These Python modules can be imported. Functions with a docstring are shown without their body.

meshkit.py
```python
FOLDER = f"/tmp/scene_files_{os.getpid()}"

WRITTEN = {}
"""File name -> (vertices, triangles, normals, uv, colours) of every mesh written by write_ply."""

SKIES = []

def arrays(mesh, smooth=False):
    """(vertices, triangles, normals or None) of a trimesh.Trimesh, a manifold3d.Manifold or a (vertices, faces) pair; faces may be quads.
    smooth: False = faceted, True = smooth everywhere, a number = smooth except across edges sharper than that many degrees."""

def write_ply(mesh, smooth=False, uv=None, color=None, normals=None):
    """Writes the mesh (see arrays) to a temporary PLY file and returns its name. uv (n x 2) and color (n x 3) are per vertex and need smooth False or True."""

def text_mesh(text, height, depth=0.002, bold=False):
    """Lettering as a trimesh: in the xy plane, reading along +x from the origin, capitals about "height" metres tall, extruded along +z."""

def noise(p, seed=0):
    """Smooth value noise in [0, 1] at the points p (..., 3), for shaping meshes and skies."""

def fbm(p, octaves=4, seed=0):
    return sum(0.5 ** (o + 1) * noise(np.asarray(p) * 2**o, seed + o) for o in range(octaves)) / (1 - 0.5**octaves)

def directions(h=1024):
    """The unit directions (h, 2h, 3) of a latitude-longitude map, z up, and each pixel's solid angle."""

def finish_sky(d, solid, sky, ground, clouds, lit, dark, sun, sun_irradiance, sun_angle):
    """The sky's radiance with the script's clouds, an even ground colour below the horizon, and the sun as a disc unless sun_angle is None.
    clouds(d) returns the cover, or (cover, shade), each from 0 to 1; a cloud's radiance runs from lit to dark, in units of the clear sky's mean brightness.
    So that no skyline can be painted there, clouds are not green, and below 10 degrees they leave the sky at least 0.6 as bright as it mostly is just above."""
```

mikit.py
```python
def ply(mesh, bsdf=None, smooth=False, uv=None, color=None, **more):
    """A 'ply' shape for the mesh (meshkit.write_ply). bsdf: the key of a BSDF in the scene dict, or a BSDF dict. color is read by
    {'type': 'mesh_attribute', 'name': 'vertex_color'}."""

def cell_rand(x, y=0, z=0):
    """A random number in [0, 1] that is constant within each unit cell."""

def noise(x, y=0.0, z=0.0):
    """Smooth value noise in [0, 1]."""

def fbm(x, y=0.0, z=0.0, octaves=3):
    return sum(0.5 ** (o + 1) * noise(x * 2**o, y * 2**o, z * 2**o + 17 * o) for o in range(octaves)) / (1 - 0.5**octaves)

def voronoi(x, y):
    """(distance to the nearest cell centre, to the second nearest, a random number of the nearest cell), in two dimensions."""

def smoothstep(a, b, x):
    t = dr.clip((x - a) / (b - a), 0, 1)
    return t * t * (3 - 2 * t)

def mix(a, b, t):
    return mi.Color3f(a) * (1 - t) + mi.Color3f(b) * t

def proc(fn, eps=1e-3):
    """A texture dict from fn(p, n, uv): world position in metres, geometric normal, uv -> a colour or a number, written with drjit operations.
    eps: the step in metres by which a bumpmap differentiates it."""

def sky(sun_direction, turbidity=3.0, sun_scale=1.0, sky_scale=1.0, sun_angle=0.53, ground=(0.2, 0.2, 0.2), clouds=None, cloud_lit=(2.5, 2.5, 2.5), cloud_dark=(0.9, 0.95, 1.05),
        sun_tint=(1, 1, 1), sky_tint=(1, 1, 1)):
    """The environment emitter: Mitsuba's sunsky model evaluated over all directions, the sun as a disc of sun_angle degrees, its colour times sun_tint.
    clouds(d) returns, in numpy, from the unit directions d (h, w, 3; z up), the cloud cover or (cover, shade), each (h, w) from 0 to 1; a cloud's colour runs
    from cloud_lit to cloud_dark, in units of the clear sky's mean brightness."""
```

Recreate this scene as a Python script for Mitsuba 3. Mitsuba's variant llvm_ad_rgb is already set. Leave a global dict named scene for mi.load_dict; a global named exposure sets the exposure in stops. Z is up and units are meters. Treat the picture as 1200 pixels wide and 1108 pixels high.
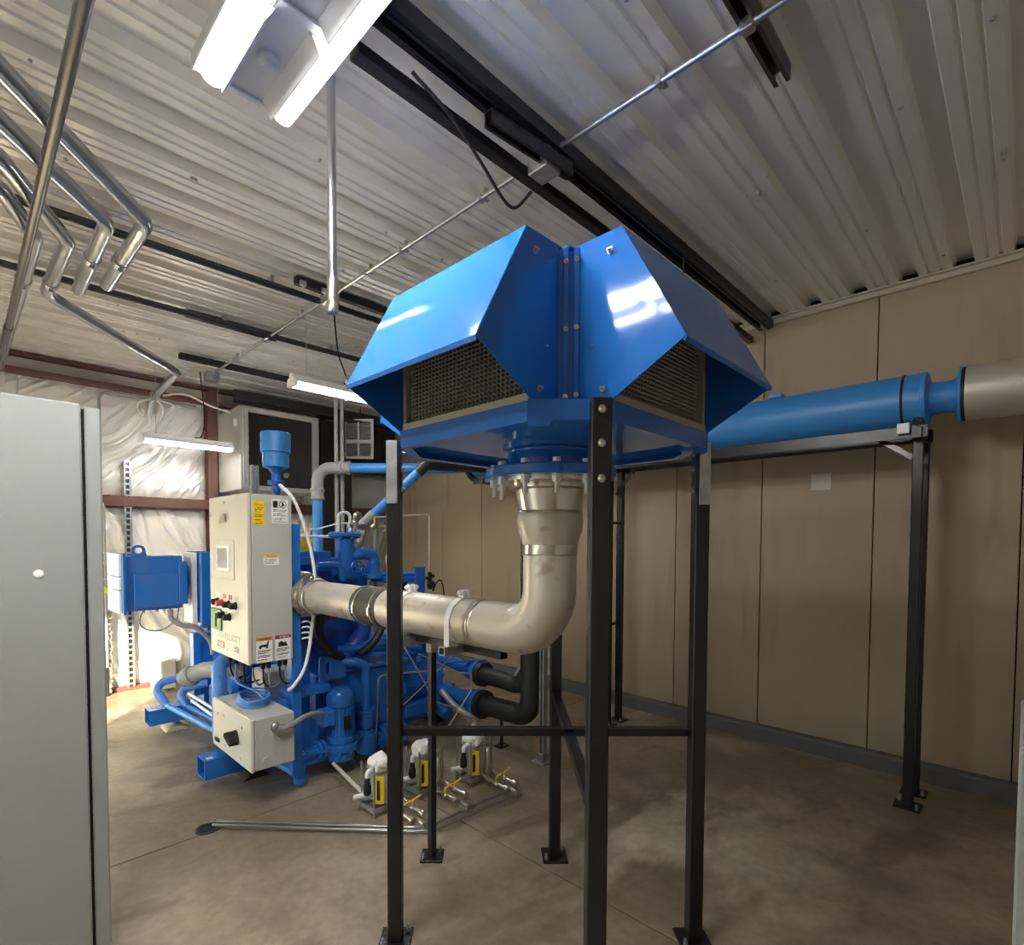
import math
import numpy as np, trimesh, mitsuba as mi, mikit, meshkit
from shapely.geometry import Polygon
import drjit as dr

T = mi.ScalarTransform4f
rng = np.random.default_rng(7)
scene, labels = {'type': 'scene'}, {}

# ------------------------------------------------------------------ camera, sky, exposure
EYE = np.array([0.0, 0.0, 1.6])
YAW, PITCH, ROLL = math.radians(44.9), math.radians(-2.0), math.radians(0.208)
FWD = np.array([math.cos(YAW) * math.cos(PITCH), math.sin(YAW) * math.cos(PITCH), math.sin(PITCH)])
_r0 = np.array([math.sin(YAW), -math.cos(YAW), 0.0])
_u0 = np.cross(_r0, FWD)
UP = -math.sin(ROLL) * _r0 + math.cos(ROLL) * _u0
scene['camera'] = {
    'type': 'perspective', 'fov_axis': 'x', 'fov': 2 * math.degrees(math.atan(600 / 625.5)),
    'principal_point_offset_x': (600 - 580.0) / 1200, 'principal_point_offset_y': (554 - 656.1) / 1108,
    'near_clip': 0.02, 'far_clip': 200.0,
    'to_world': T().look_at(origin=EYE.tolist(), target=(EYE + FWD).tolist(), up=UP.tolist()),
}
scene['sky'] = mikit.sky((-0.6, -0.8, 0.285), turbidity=3.0, sun_scale=26.0, sky_scale=26.0, sun_tint=(0.78, 0.98, 1.34), sky_tint=(1.1, 1.0, 0.88), ground=(0.35, 0.34, 0.32))
LED = 104.0        # radiance of the LED lenses of the high bay lamp
TUBE = 70.0       # radiance of the tubes of the shop lights
exposure = 0.06

H, XW, YW, XL, YN = 3.35, 4.56, 6.75, -1.8, -2.2    # the room: ceiling height, right, back, left and near walls


# ------------------------------------------------------------------ materials
def lin(c):
    c = np.asarray(c, float) / 255
    return np.where(c <= 0.04045, c / 12.92, ((c + 0.055) / 1.055) ** 2.4).tolist()


def rgb(c):
    return {'type': 'rgb', 'value': lin(c)}


def mat(key, color, rough=0.5, metal=0.0, spec=0.5, coat=0.0, bump=None, bscale=1.0):
    base = color if isinstance(color, dict) else rgb(color)
    b = {'type': 'principled', 'base_color': base, 'roughness': rough, 'metallic': metal, 'specular': spec}
    if coat:
        b['clearcoat'] = coat
        b['clearcoat_gloss'] = 0.95
    if bump:
        b = {'type': 'bumpmap', 'arbitrary': bump, 'scale': bscale, 'bsdf': b}
    scene[key] = {'type': 'twosided', 'bsdf': b}
    return key


def L3(c):
    return mi.Color3f(*lin(c))


def floor_color(p, n, uv):
    big = mikit.fbm(p.x * 0.9 + 3.1, p.y * 0.9, 0.0, 4)
    mid = mikit.fbm(p.x * 3.3, p.y * 2.6 + 9.0, 1.0, 4)
    fine = mikit.fbm(p.x * 38, p.y * 38, 2.0, 3)
    c = mikit.mix(lin((122, 109, 93)), lin((164, 150, 130)), mikit.smoothstep(0.30, 0.72, big * 0.55 + mid * 0.45))
    d1 = mikit.smoothstep(0.55, 0.72, mikit.fbm(p.x * 1.3 + 20 - p.y * .6, p.y * 4.2 + p.x * 1.2, 5.0, 5))
    c = mikit.mix(c, lin((104, 89, 74)), d1 * 0.6)
    # paler mottled patches of the slab on the right
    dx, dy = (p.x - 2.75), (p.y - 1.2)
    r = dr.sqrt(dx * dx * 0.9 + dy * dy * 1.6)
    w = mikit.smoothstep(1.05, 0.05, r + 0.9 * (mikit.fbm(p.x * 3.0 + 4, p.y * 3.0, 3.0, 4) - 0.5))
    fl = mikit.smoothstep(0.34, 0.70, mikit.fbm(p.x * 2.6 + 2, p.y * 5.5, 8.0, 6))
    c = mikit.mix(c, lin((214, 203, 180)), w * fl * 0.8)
    return c * (0.86 + 0.28 * fine)


def floor_rough(p, n, uv):
    return 0.34 + 0.30 * mikit.fbm(p.x * 2.3, p.y * 2.3, 4.0, 3)


def tan_color(p, n, uv):
    a = mikit.fbm(p.y * 1.2, p.z * 0.9, 3.0, 4)
    s = mikit.smoothstep(0.58, 0.8, mikit.fbm(p.y * 7.0, p.z * 1.1, 9.0, 4))
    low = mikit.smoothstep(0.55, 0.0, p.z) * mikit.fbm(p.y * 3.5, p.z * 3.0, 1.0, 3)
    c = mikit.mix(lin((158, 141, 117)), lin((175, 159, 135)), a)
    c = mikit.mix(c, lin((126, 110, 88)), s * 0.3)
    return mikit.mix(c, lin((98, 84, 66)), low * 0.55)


def blue_worn(p, n, uv):
    a = mikit.fbm(p.x * 6, p.y * 6, p.z * 6, 3)
    return mikit.mix(lin((24, 92, 180)), lin((46, 118, 200)), a)


def steel_pipe(p, n, uv):
    a = mikit.fbm(p.x * 3.0, p.y * 3.0, p.z * 3.0, 4)
    s = mikit.smoothstep(0.62, 0.8, mikit.fbm(p.x * 14, p.y * 14, p.z * 14 + 7, 3))
    c = mikit.mix(lin((184, 177, 164)), lin((212, 206, 195)), a)
    return mikit.mix(c, lin((128, 106, 84)), s * 0.5)


def ceil_color(p, n, uv):
    a = mikit.fbm(p.x * 0.8, p.y * 1.5, 2.0, 3)
    return mikit.mix(lin((222, 219, 213)), lin((236, 233, 227)), a)


def galv_color(p, n, uv):
    a = mikit.fbm(p.x * 22, p.y * 22, p.z * 22, 3)
    return mikit.mix(lin((150, 152, 154)), lin((205, 207, 209)), a)


mat('m_ceiling', mikit.proc(ceil_color), 0.38, 0.2)
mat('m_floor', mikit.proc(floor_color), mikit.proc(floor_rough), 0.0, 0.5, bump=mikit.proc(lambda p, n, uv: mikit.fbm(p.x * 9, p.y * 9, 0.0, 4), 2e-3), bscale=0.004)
mat('m_dirt', (40, 36, 32), 0.9)
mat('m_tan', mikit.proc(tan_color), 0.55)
mat('m_wall', (196, 194, 188), 0.7)
mat('m_curb', (88, 88, 88), 0.6)
mat('m_trim', (196, 190, 178), 0.5)
mat('m_insulation', (226, 223, 216), 0.38)
mat('m_insulation_grey', (150, 146, 140), 0.45)
mat('m_redsteel', (92, 60, 52), 0.55)
mat('m_bluegloss', (38, 104, 186), 0.08, 0.0, 0.5)
mat('m_blue', mikit.proc(blue_worn), 0.26, 0.0, 0.5)
mat('m_bluedark', (26, 70, 158), 0.4)
mat('m_bluelight', (58, 134, 206), 0.4)
mat('m_bluehose', (84, 138, 214), 0.45)
mat('m_black', (20, 19, 21), 0.34)
mat('m_blackmatte', (22, 21, 21), 0.75)
mat('m_blackrubber', (30, 30, 30), 0.5)
mat('m_brownpanel', (42, 39, 36), 0.6)
mat('m_galv', mikit.proc(galv_color), 0.36, 0.85)
mat('m_bolt', (222, 222, 220), 0.34, 0.45)
mat('m_emt', (190, 192, 196), 0.17, 0.95)
mat('m_emtdark', (84, 82, 84), 0.28, 0.85)
mat('m_steelpipe', mikit.proc(steel_pipe), 0.40, 0.45)
mat('m_stainless', (214, 208, 196), 0.22, 0.95)
mat('m_cabgrey', (184, 184, 176), 0.5)
mat('m_cabtall', (150, 154, 150), 0.5)
mat('m_cabbeige', (204, 198, 186), 0.45)
mat('m_white', (240, 239, 236), 0.45)
mat('m_greypvc', (142, 142, 142), 0.5)
mat('m_yellow', (232, 196, 24), 0.5)
mat('m_green', (44, 122, 60), 0.45)
mat('m_red', (196, 52, 44), 0.45)
mat('m_orange', (222, 126, 40), 0.5)
mat('m_maroon', (136, 28, 40), 0.5)
mat('m_lime', (176, 206, 40), 0.7)
mat('m_ink', (34, 32, 34), 0.6)
mat('m_paleink', (176, 166, 154), 0.6)
mat('m_brass', (196, 164, 84), 0.3, 0.9)
mat('m_lamphousing', (200, 200, 202), 0.6)
mat('m_screen', (150, 140, 146), 0.2)
mat('m_filter', (40, 38, 34), 0.8)
mat('m_filterwire', (176, 168, 150), 0.5)
mat('m_foil', (206, 204, 198), 0.25, 0.8)
mat('m_louver', (44, 38, 34), 0.6)
mat('m_acgrey', (164, 162, 154), 0.5)
mat('m_sleeve', (58, 56, 52), 0.55)
mat('m_glass', (196, 200, 190), 0.12, 0.0, 0.6)


# ------------------------------------------------------------------ naming
used = set()


def uniq(base):
    k, n = base, 0
    while k in used:
        n += 1
        k = f'{base}_{n:03d}'
    used.add(k)
    return k


def thing(name, label, cat, group=None):
    k = uniq(name)
    labels[k] = {'label': label, 'category': cat}
    if group:
        labels[k]['group'] = group
    return k


def part(parent, name, mesh, m, smooth=35, label=None, **more):
    if isinstance(mesh, list):
        mesh = trimesh.util.concatenate(mesh)
    k = uniq(parent + '__' + name)
    scene[k] = mikit.ply(mesh, m, smooth, **more)
    if label:
        labels[k] = {'label': label}
    return k


def solo(name, mesh, m, label, cat, group=None, smooth=35):
    if isinstance(mesh, list):
        mesh = trimesh.util.concatenate(mesh)
    k = thing(name, label, cat, group)
    scene[k] = mikit.ply(mesh, m, smooth)
    return k


def struct(name, mesh, m, smooth=False):
    if isinstance(mesh, list):
        mesh = trimesh.util.concatenate(mesh)
    k = uniq(name)
    scene[k] = mikit.ply(mesh, m, smooth)
    labels[k] = {'kind': 'structure'}
    return k


# ------------------------------------------------------------------ shapes
def unit(v):
    v = np.asarray(v, float)
    return v / np.linalg.norm(v)


def tri(v, f):
    return trimesh.Trimesh(np.asarray(v, float), np.asarray(f), process=False)


def box(x0, x1, y0, y1, z0, z1, b=0.0):
    x0, x1 = sorted((x0, x1)); y0, y1 = sorted((y0, y1)); z0, z1 = sorted((z0, z1))
    c = np.array([(x0 + x1) / 2, (y0 + y1) / 2, (z0 + z1) / 2])
    return obox(c, np.eye(3), np.array([x1 - x0, y1 - y0, z1 - z0]) / 2, b)


def obox(c, axes, half, b=0.0):
    s = np.array([(i, j, k) for i in (-1, 1) for j in (-1, 1) for k in (-1, 1)], float)
    half = np.asarray(half, float)
    if b <= 0 or b >= half.min():
        p = s * half
        if b > 0:
            b = half.min() * 0.5
    if b > 0:
        p = np.vstack([s * (half - b * np.array(o)) for o in ((1, 1, 0), (1, 0, 1), (0, 1, 1))])
    m = trimesh.Trimesh(p, process=False).convex_hull
    v = m.vertices @ np.asarray(axes, float) + np.asarray(c)
    f = np.array(m.faces)
    if np.linalg.det(np.asarray(axes, float)) < 0:
        f = f[:, ::-1]
    return tri(v, f)


def beam(p0, p1, w, h, up=(0, 0, 1), b=0.0):
    p0, p1 = np.asarray(p0, float), np.asarray(p1, float)
    d = unit(p1 - p0)
    up = np.asarray(up, float)
    if abs(d @ up) > 0.99:
        up = np.array([1.0, 0, 0])
    s = unit(np.cross(up, d))
    u = np.cross(d, s)
    return obox((p0 + p1) / 2, np.array([d, s, u]), [np.linalg.norm(p1 - p0) / 2, w / 2, h / 2], b)


def frame(d):
    d = unit(d)
    a = np.array([0, 0, 1.0]) if abs(d[2]) < 0.9 else np.array([1.0, 0, 0])
    u = unit(np.cross(a, d))
    return u, np.cross(d, u)


def lathe(profile, origin, axis=(0, 0, 1), n=32, caps=True):
    """profile: (radius, height along the axis)"""
    axis = unit(axis)
    u, w = frame(axis)
    prof = [(max(r, 0.0), h) for r, h in profile]
    if caps:
        if prof[0][0] > 0: prof = [(0.0, prof[0][1])] + prof
        if prof[-1][0] > 0: prof = prof + [(0.0, prof[-1][1])]
    a = np.arange(n) * 2 * np.pi / n
    ring = np.cos(a)[:, None] * u + np.sin(a)[:, None] * w
    v = np.vstack([np.asarray(origin, float) + axis * h + ring * max(r, 1e-6) for r, h in prof])
    f = []
    for i in range(len(prof) - 1):
        for j in range(n):
            k = (j + 1) % n
            A, B, C, D = i * n + j, i * n + k, (i + 1) * n + k, (i + 1) * n + j
            if prof[i][0] > 0: f.append((A, B, C))
            if prof[i + 1][0] > 0: f.append((A, C, D))
    return tri(v, f)


def cyl(p0, p1, r, n=20):
    p0, p1 = np.asarray(p0, float), np.asarray(p1, float)
    return lathe([(r, 0), (r, np.linalg.norm(p1 - p0))], p0, p1 - p0, n)


def hexa(p, d, r, h):
    return lathe([(r, 0), (r, h)], p, d, 6)


def fillet(pts, rad, steps=8):
    pts = [np.asarray(p, float) for p in pts]
    if rad <= 0 or len(pts) < 3:
        return np.array(pts)
    out = [pts[0]]
    for i in range(1, len(pts) - 1):
        a, b, c = pts[i - 1], pts[i], pts[i + 1]
        d0, d1 = unit(a - b), unit(c - b)
        ang = math.acos(np.clip(d0 @ d1, -1, 1))
        if ang > math.pi - 0.02:
            out.append(b); continue
        t = min(rad / math.tan(ang / 2), 0.49 * np.linalg.norm(a - b), 0.49 * np.linalg.norm(c - b))
        r = t * math.tan(ang / 2)
        cc = b + unit(d0 + d1) * (r / math.sin(ang / 2))
        s, e = b + d0 * t - cc, b + d1 * t - cc
        th = math.acos(np.clip(unit(s) @ unit(e), -1, 1))
        for k in range(steps + 1):
            q = k / steps
            out.append(cc + (math.sin((1 - q) * th) * s + math.sin(q * th) * e) / math.sin(th))
    out.append(pts[-1])
    return np.array(out)


def tube(pts, r, bend=0.0, n=12, steps=8, caps=True, radii=None):
    p = fillet(pts, bend, steps)
    t = np.gradient(p, axis=0)
    t /= np.linalg.norm(t, axis=1, keepdims=True) + 1e-12
    u, _ = frame(t[0])
    V = []
    a = np.arange(n) * 2 * np.pi / n
    R = np.full(len(p), r) if radii is None else radii
    for i in range(len(p)):
        u = unit(u - t[i] * (u @ t[i]))
        w = np.cross(t[i], u)
        V.append(p[i] + R[i] * (np.cos(a)[:, None] * u + np.sin(a)[:, None] * w))
    f = []
    for i in range(len(p) - 1):
        for j in range(n):
            k = (j + 1) % n
            f += [(i * n + j, i * n + k, (i + 1) * n + k), (i * n + j, (i + 1) * n + k, (i + 1) * n + j)]
    v = np.vstack(V)
    if caps:
        m = len(v)
        v = np.vstack([v, p[:1], p[-1:]])
        e = (len(p) - 1) * n
        f += [(m, (j + 1) % n, j) for j in range(n)] + [(m + 1, e + j, e + (j + 1) % n) for j in range(n)]
    return tri(v, f)


def spline(pts, k=8):
    """Catmull-Rom through the points"""
    p = np.asarray(pts, float)
    q = np.vstack([2 * p[0] - p[1], p, 2 * p[-1] - p[-2]])
    out = []
    for i in range(1, len(q) - 2):
        for s in np.arange(k) / k:
            a, b, c, d = q[i - 1], q[i], q[i + 1], q[i + 2]
            out.append(0.5 * (2 * b + (c - a) * s + (2 * a - 5 * b + 4 * c - d) * s * s + (3 * b - a - 3 * c + d) * s ** 3))
    out.append(p[-1])
    return np.array(out)


def prism(poly, o, u, v, depth):
    """the 2D polygon in the plane o + a u + b v, extruded by depth along u x v"""
    P = Polygon(poly) if not isinstance(poly, Polygon) else poly
    m = trimesh.creation.extrude_polygon(P, abs(depth), engine='earcut')
    u, v = unit(u), unit(v)
    w = np.cross(u, v)
    z = m.vertices[:, 2:3] * (1 if depth > 0 else -1)
    V = np.asarray(o, float) + m.vertices[:, :1] * u + m.vertices[:, 1:2] * v + z * w
    return tri(V, m.faces[:, ::-1] if depth < 0 else m.faces)


def hollow(x0, x1, y0, y1, z0, z1, t, axis):
    """rectangular tube open at both ends along the axis"""
    o = [(x0, x1), (y0, y1), (z0, z1)]
    a, b = [i for i in range(3) if i != axis]
    outer = Polygon([(o[a][0], o[b][0]), (o[a][1], o[b][0]), (o[a][1], o[b][1]), (o[a][0], o[b][1])])
    P = outer.difference(outer.buffer(-t, join_style=2))
    e = np.eye(3)
    base = np.zeros(3)
    u, v = e[a], e[b]
    w = np.cross(u, v)
    if w[axis] > 0:
        base[axis] = o[axis][0]
        return prism(P, base, u, v, o[axis][1] - o[axis][0])
    base[axis] = o[axis][0]
    return prism(P, base, u, v, -(o[axis][1] - o[axis][0]))


def channel(p0, p1, w, h, t=0.004, up=(0, 0, 1)):
    """U channel from p0 to p1, open towards -up"""
    p0, p1 = np.asarray(p0, float), np.asarray(p1, float)
    d = unit(p1 - p0)
    s = unit(np.cross(up, d))
    u = np.cross(d, s)
    c = [beam(p0 + u * (h / 2 - t / 2), p1 + u * (h / 2 - t / 2), w, t, up)]
    for q in (-1, 1):
        c.append(beam(p0 + s * q * (w / 2 - t / 2), p1 + s * q * (w / 2 - t / 2), t, h, up))
        c.append(beam(p0 + s * q * (w / 2 - w * .14) - u * (h / 2 - t / 2), p1 + s * q * (w / 2 - w * .14) - u * (h / 2 - t / 2), w * .24, t, up))
    return trimesh.util.concatenate(c)


def flange(p, d, r, t, n=32):
    return lathe([(r * .985, 0), (r, t * .15), (r, t * .85), (r * .985, t)], p, d, n)


def bolts(c, axis, R, count, r, h0, h1, phase=0.0):
    u, w = frame(axis)
    axis = unit(axis)
    out = []
    for i in range(count):
        a = phase + i * 2 * np.pi / count
        out.append(np.asarray(c) + R * (math.cos(a) * u + math.sin(a) * w) + axis * h0)
    return [(hexa(q, axis, r, h1 - h0)) for q in out]


def text_on(s, height, o, u, v, depth=0.0012, width=None):
    """lettering reading along u from the corner o, upwards along v"""
    m = meshkit.text_mesh(s, height, depth)
    V = np.array(m.vertices)
    if width:
        V[:, 0] *= width / max(V[:, 0].max(), 1e-6)
    u, v = unit(u), unit(v)
    w = np.cross(u, v)
    return tri(np.asarray(o, float) + V[:, :1] * u + V[:, 1:2] * v + V[:, 2:3] * w, m.faces)


X_, Y_, Z_ = np.eye(3)

# ------------------------------------------------------------------ the room
scene_floor = struct('floor', box(XL, XW + .1, YN, YW + .1, -0.14, -0.012), 'm_dirt')
JX, JY = 1.99, 3.13
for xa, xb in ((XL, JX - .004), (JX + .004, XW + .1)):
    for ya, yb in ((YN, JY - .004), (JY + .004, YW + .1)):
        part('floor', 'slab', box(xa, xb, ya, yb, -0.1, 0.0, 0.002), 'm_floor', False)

RIB, RC = 0.2775, 0.050
prof = []
for k in range(3):
    c = RC + k * RIB
    prof += [(c - .052, 0), (c - .040, .050), (c + .040, .050), (c + .052, 0)]
    for q in (.109, .1685):
        prof += [(c + q - .010, 0), (c + q - .005, .010), (c + q + .005, .010), (c + q + .010, 0)]
y0 = RC - .07
poly = [(y0, 0)] + prof + [(y0 + 3 * RIB, 0), (y0 + 3 * RIB, .07), (y0, .07)]
struct('ceiling', box(XL, XW + .1, YN, YW + .1, H + .07, H + .14), 'm_wall')
sheet = mikit.ply(prism(poly, (XL, 0, H), Y_, Z_, XW - XL), 'm_ceiling', False)
k0 = int(math.floor((YN - y0) / (3 * RIB)))
k1 = int(math.ceil((YW - y0) / (3 * RIB)))
for k in range(k0, k1):
    scene[uniq('ceiling__metal_sheet')] = {**sheet, 'to_world': T().translate([0, k * 3 * RIB, 0])}
screw = mikit.ply(lathe([(.009, 0), (.009, -.004), (.005, -.008)], (0, 0, 0), Z_, 8), 'm_galv', 30)
for i in range(46):
    x, k = rng.uniform(.2, 4.4), rng.integers(-1, 20)
    scene[uniq('ceiling__screw')] = {**screw, 'to_world': T().translate([x, RC + k * RIB + .08, H])}

struct('wall_right', box(XW + .05, XW + .12, YN, YW + .1, 0, H + .1), 'm_dirt')
js = [YN, -1.46, -.715, .03, .775, 1.52, 2.245, 3.01, 3.9, 4.78, 5.54, 6.2, YW]
for a, b in zip(js[:-1], js[1:]):
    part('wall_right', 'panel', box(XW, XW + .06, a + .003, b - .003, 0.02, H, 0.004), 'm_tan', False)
struct('baseboard_right', prism([(0, 0), (-.05, 0), (-.05, .10), (-.045, .115), (-.01, .125), (0, .125)], (XW, YN, 0), X_, Z_, -(YW - YN)), 'm_curb')
struct('trim_1', [box(XW - .035, XW, YN, YW, H - .045, H - .002, .004), box(XW - .07, XW, YN, YW, H - .012, H - .001, .002)], 'm_trim')
part('wall_right', 'tape_residue', box(XW - .0015, XW + .001, 1.04, 1.17, 1.99, 2.11), 'm_trim', False)

struct('wall_left', [box(XL - .1, XL, YN - .1, 1.9, 0, H + .1), box(XL - .1, XL, 6.35, YW + .1, 0, H + .1), box(XL - .1, XL, 1.9, 6.35, 2.2, H + .1)], 'm_wall')
struct('wall_near', box(XL - .1, XW + .1, YN - .1, YN, 0, H + .1), 'm_wall')
struct('trim_2', [box(XL - .12, XL + .02, 1.84, 1.9, 0, 2.26, .005), box(XL - .12, XL + .02, 6.35, 6.41, 0, 2.26, .005), box(XL - .12, XL + .02, 1.84, 6.41, 2.2, 2.26, .005)], 'm_redsteel')

# back wall: framed bays hung with white plastic faced insulation
struct('wall_back', box(XL - .1, XW + .1, YW + .06, YW + .14, 0, H + .1), 'm_wall')


def blanket(x0, x1, z0, z1, seed, amp=0.034, ang=0.9, res=0.014):
    nx, nz = max(4, int((x1 - x0) / res)), max(4, int((z1 - z0) / res))
    xs, zs = np.meshgrid(np.linspace(x0, x1, nx), np.linspace(z0, z1, nz), indexing='ij')
    a = xs * math.cos(ang) - zs * math.sin(ang)
    b = xs * math.sin(ang) + zs * math.cos(ang)
    wob = 0.25 * meshkit.fbm(np.stack([xs * 2.2, zs * 2.2, xs * 0 + seed], -1), 3, seed)
    r1 = meshkit.noise(np.stack([(a + wob) * 8.5, b * .8, xs * 0 + seed], -1), seed + 1)
    r2 = meshkit.noise(np.stack([(a + wob) * 21, b * 1.5, xs * 0 + seed], -1), seed + 2)
    ridge = (1 - np.abs(2 * r1 - 1)) ** 5 * amp + (1 - np.abs(2 * r2 - 1)) ** 5 * amp * .55
    edge = np.clip(np.minimum(np.minimum(xs - x0, x1 - xs), np.minimum(zs - z0, z1 - zs)) / .10, 0, 1)
    puff = .030 * np.sqrt(edge) + .012 * meshkit.fbm(np.stack([xs * 3, zs * 3, xs * 0], -1), 2, seed + 5)
    ys = YW + .03 - puff - ridge * (0.35 + 0.65 * edge)
    v = np.stack([xs, ys, zs], -1).reshape(-1, 3)
    i, j = np.meshgrid(np.arange(nx - 1), np.arange(nz - 1), indexing='ij')
    q = np.stack([i * nz + j, (i + 1) * nz + j, (i + 1) * nz + j + 1, i * nz + j + 1], -1).reshape(-1, 4)
    return tri(v, np.vstack([q[:, [0, 1, 2]], q[:, [0, 2, 3]]]))


for x0, x1, z0, z1, ang in ((-1.8, .3, .02, 1.95, -.5), (.3, 2.03, .02, 1.95, -.45), (2.11, 3.4, .02, 1.95, .4), (3.4, XW, .02, 1.95, .3),
                            (-1.8, .42, 2.05, 3.17, 1.1), (.42, 2.03, 2.05, 3.17, .78), (2.11, 3.4, 2.05, 3.17, .6)):
    part('wall_back', 'insulation_blanket', blanket(x0, x1, z0, z1, int(x0 * 10 + z0 * 7 + 40), ang=ang), 'm_insulation' if x0 < 3 else 'm_insulation_grey', True)
part('wall_back', 'wall_girt', [box(XL, XW, YW - .10, YW + .03, 2.0, 2.055, .004), box(XL, XW, YW - .11, YW - .09, 1.945, 2.055, .004)], 'm_redsteel', False)
for x in (.32, 2.07, 3.4):
    part('wall_back', 'wall_column', [box(x - .05, x + .05, YW - .13, YW - .118, 0, H - .05, .002), box(x - .006, x + .006, YW - .12, YW + .03, 0, H - .05), box(x - .05, x + .05, YW + .02, YW + .03, 0, H - .05)] if x > 1 else [box(x - .008, x + .008, YW - .03, YW + .02, 0, 3.15)], 'm_redsteel' if x > 1 else 'm_insulation', False)
part('wall_back', 'eave_strut', [box(XL, XW, YW - .13, YW + .05, 3.145, 3.185, .004)], 'm_redsteel', False)
part('wall_back', 'eave_liner', prism([(0, 3.186), (-.03, 3.186), (-.06, 3.30), (0, 3.30)], (XL, YW + .03, 0), Y_, Z_, XW - XL), 'm_trim', False)
part('wall_back', 'eave_angle', [box(XL, XW, YW - .10, YW + .05, 3.305, 3.335, .003)], 'm_redsteel', False)
part('wall_back', 'sill_plate', box(XL, XW, YW - .05, YW + .05, 0, .05, .004), 'm_redsteel', False)

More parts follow.
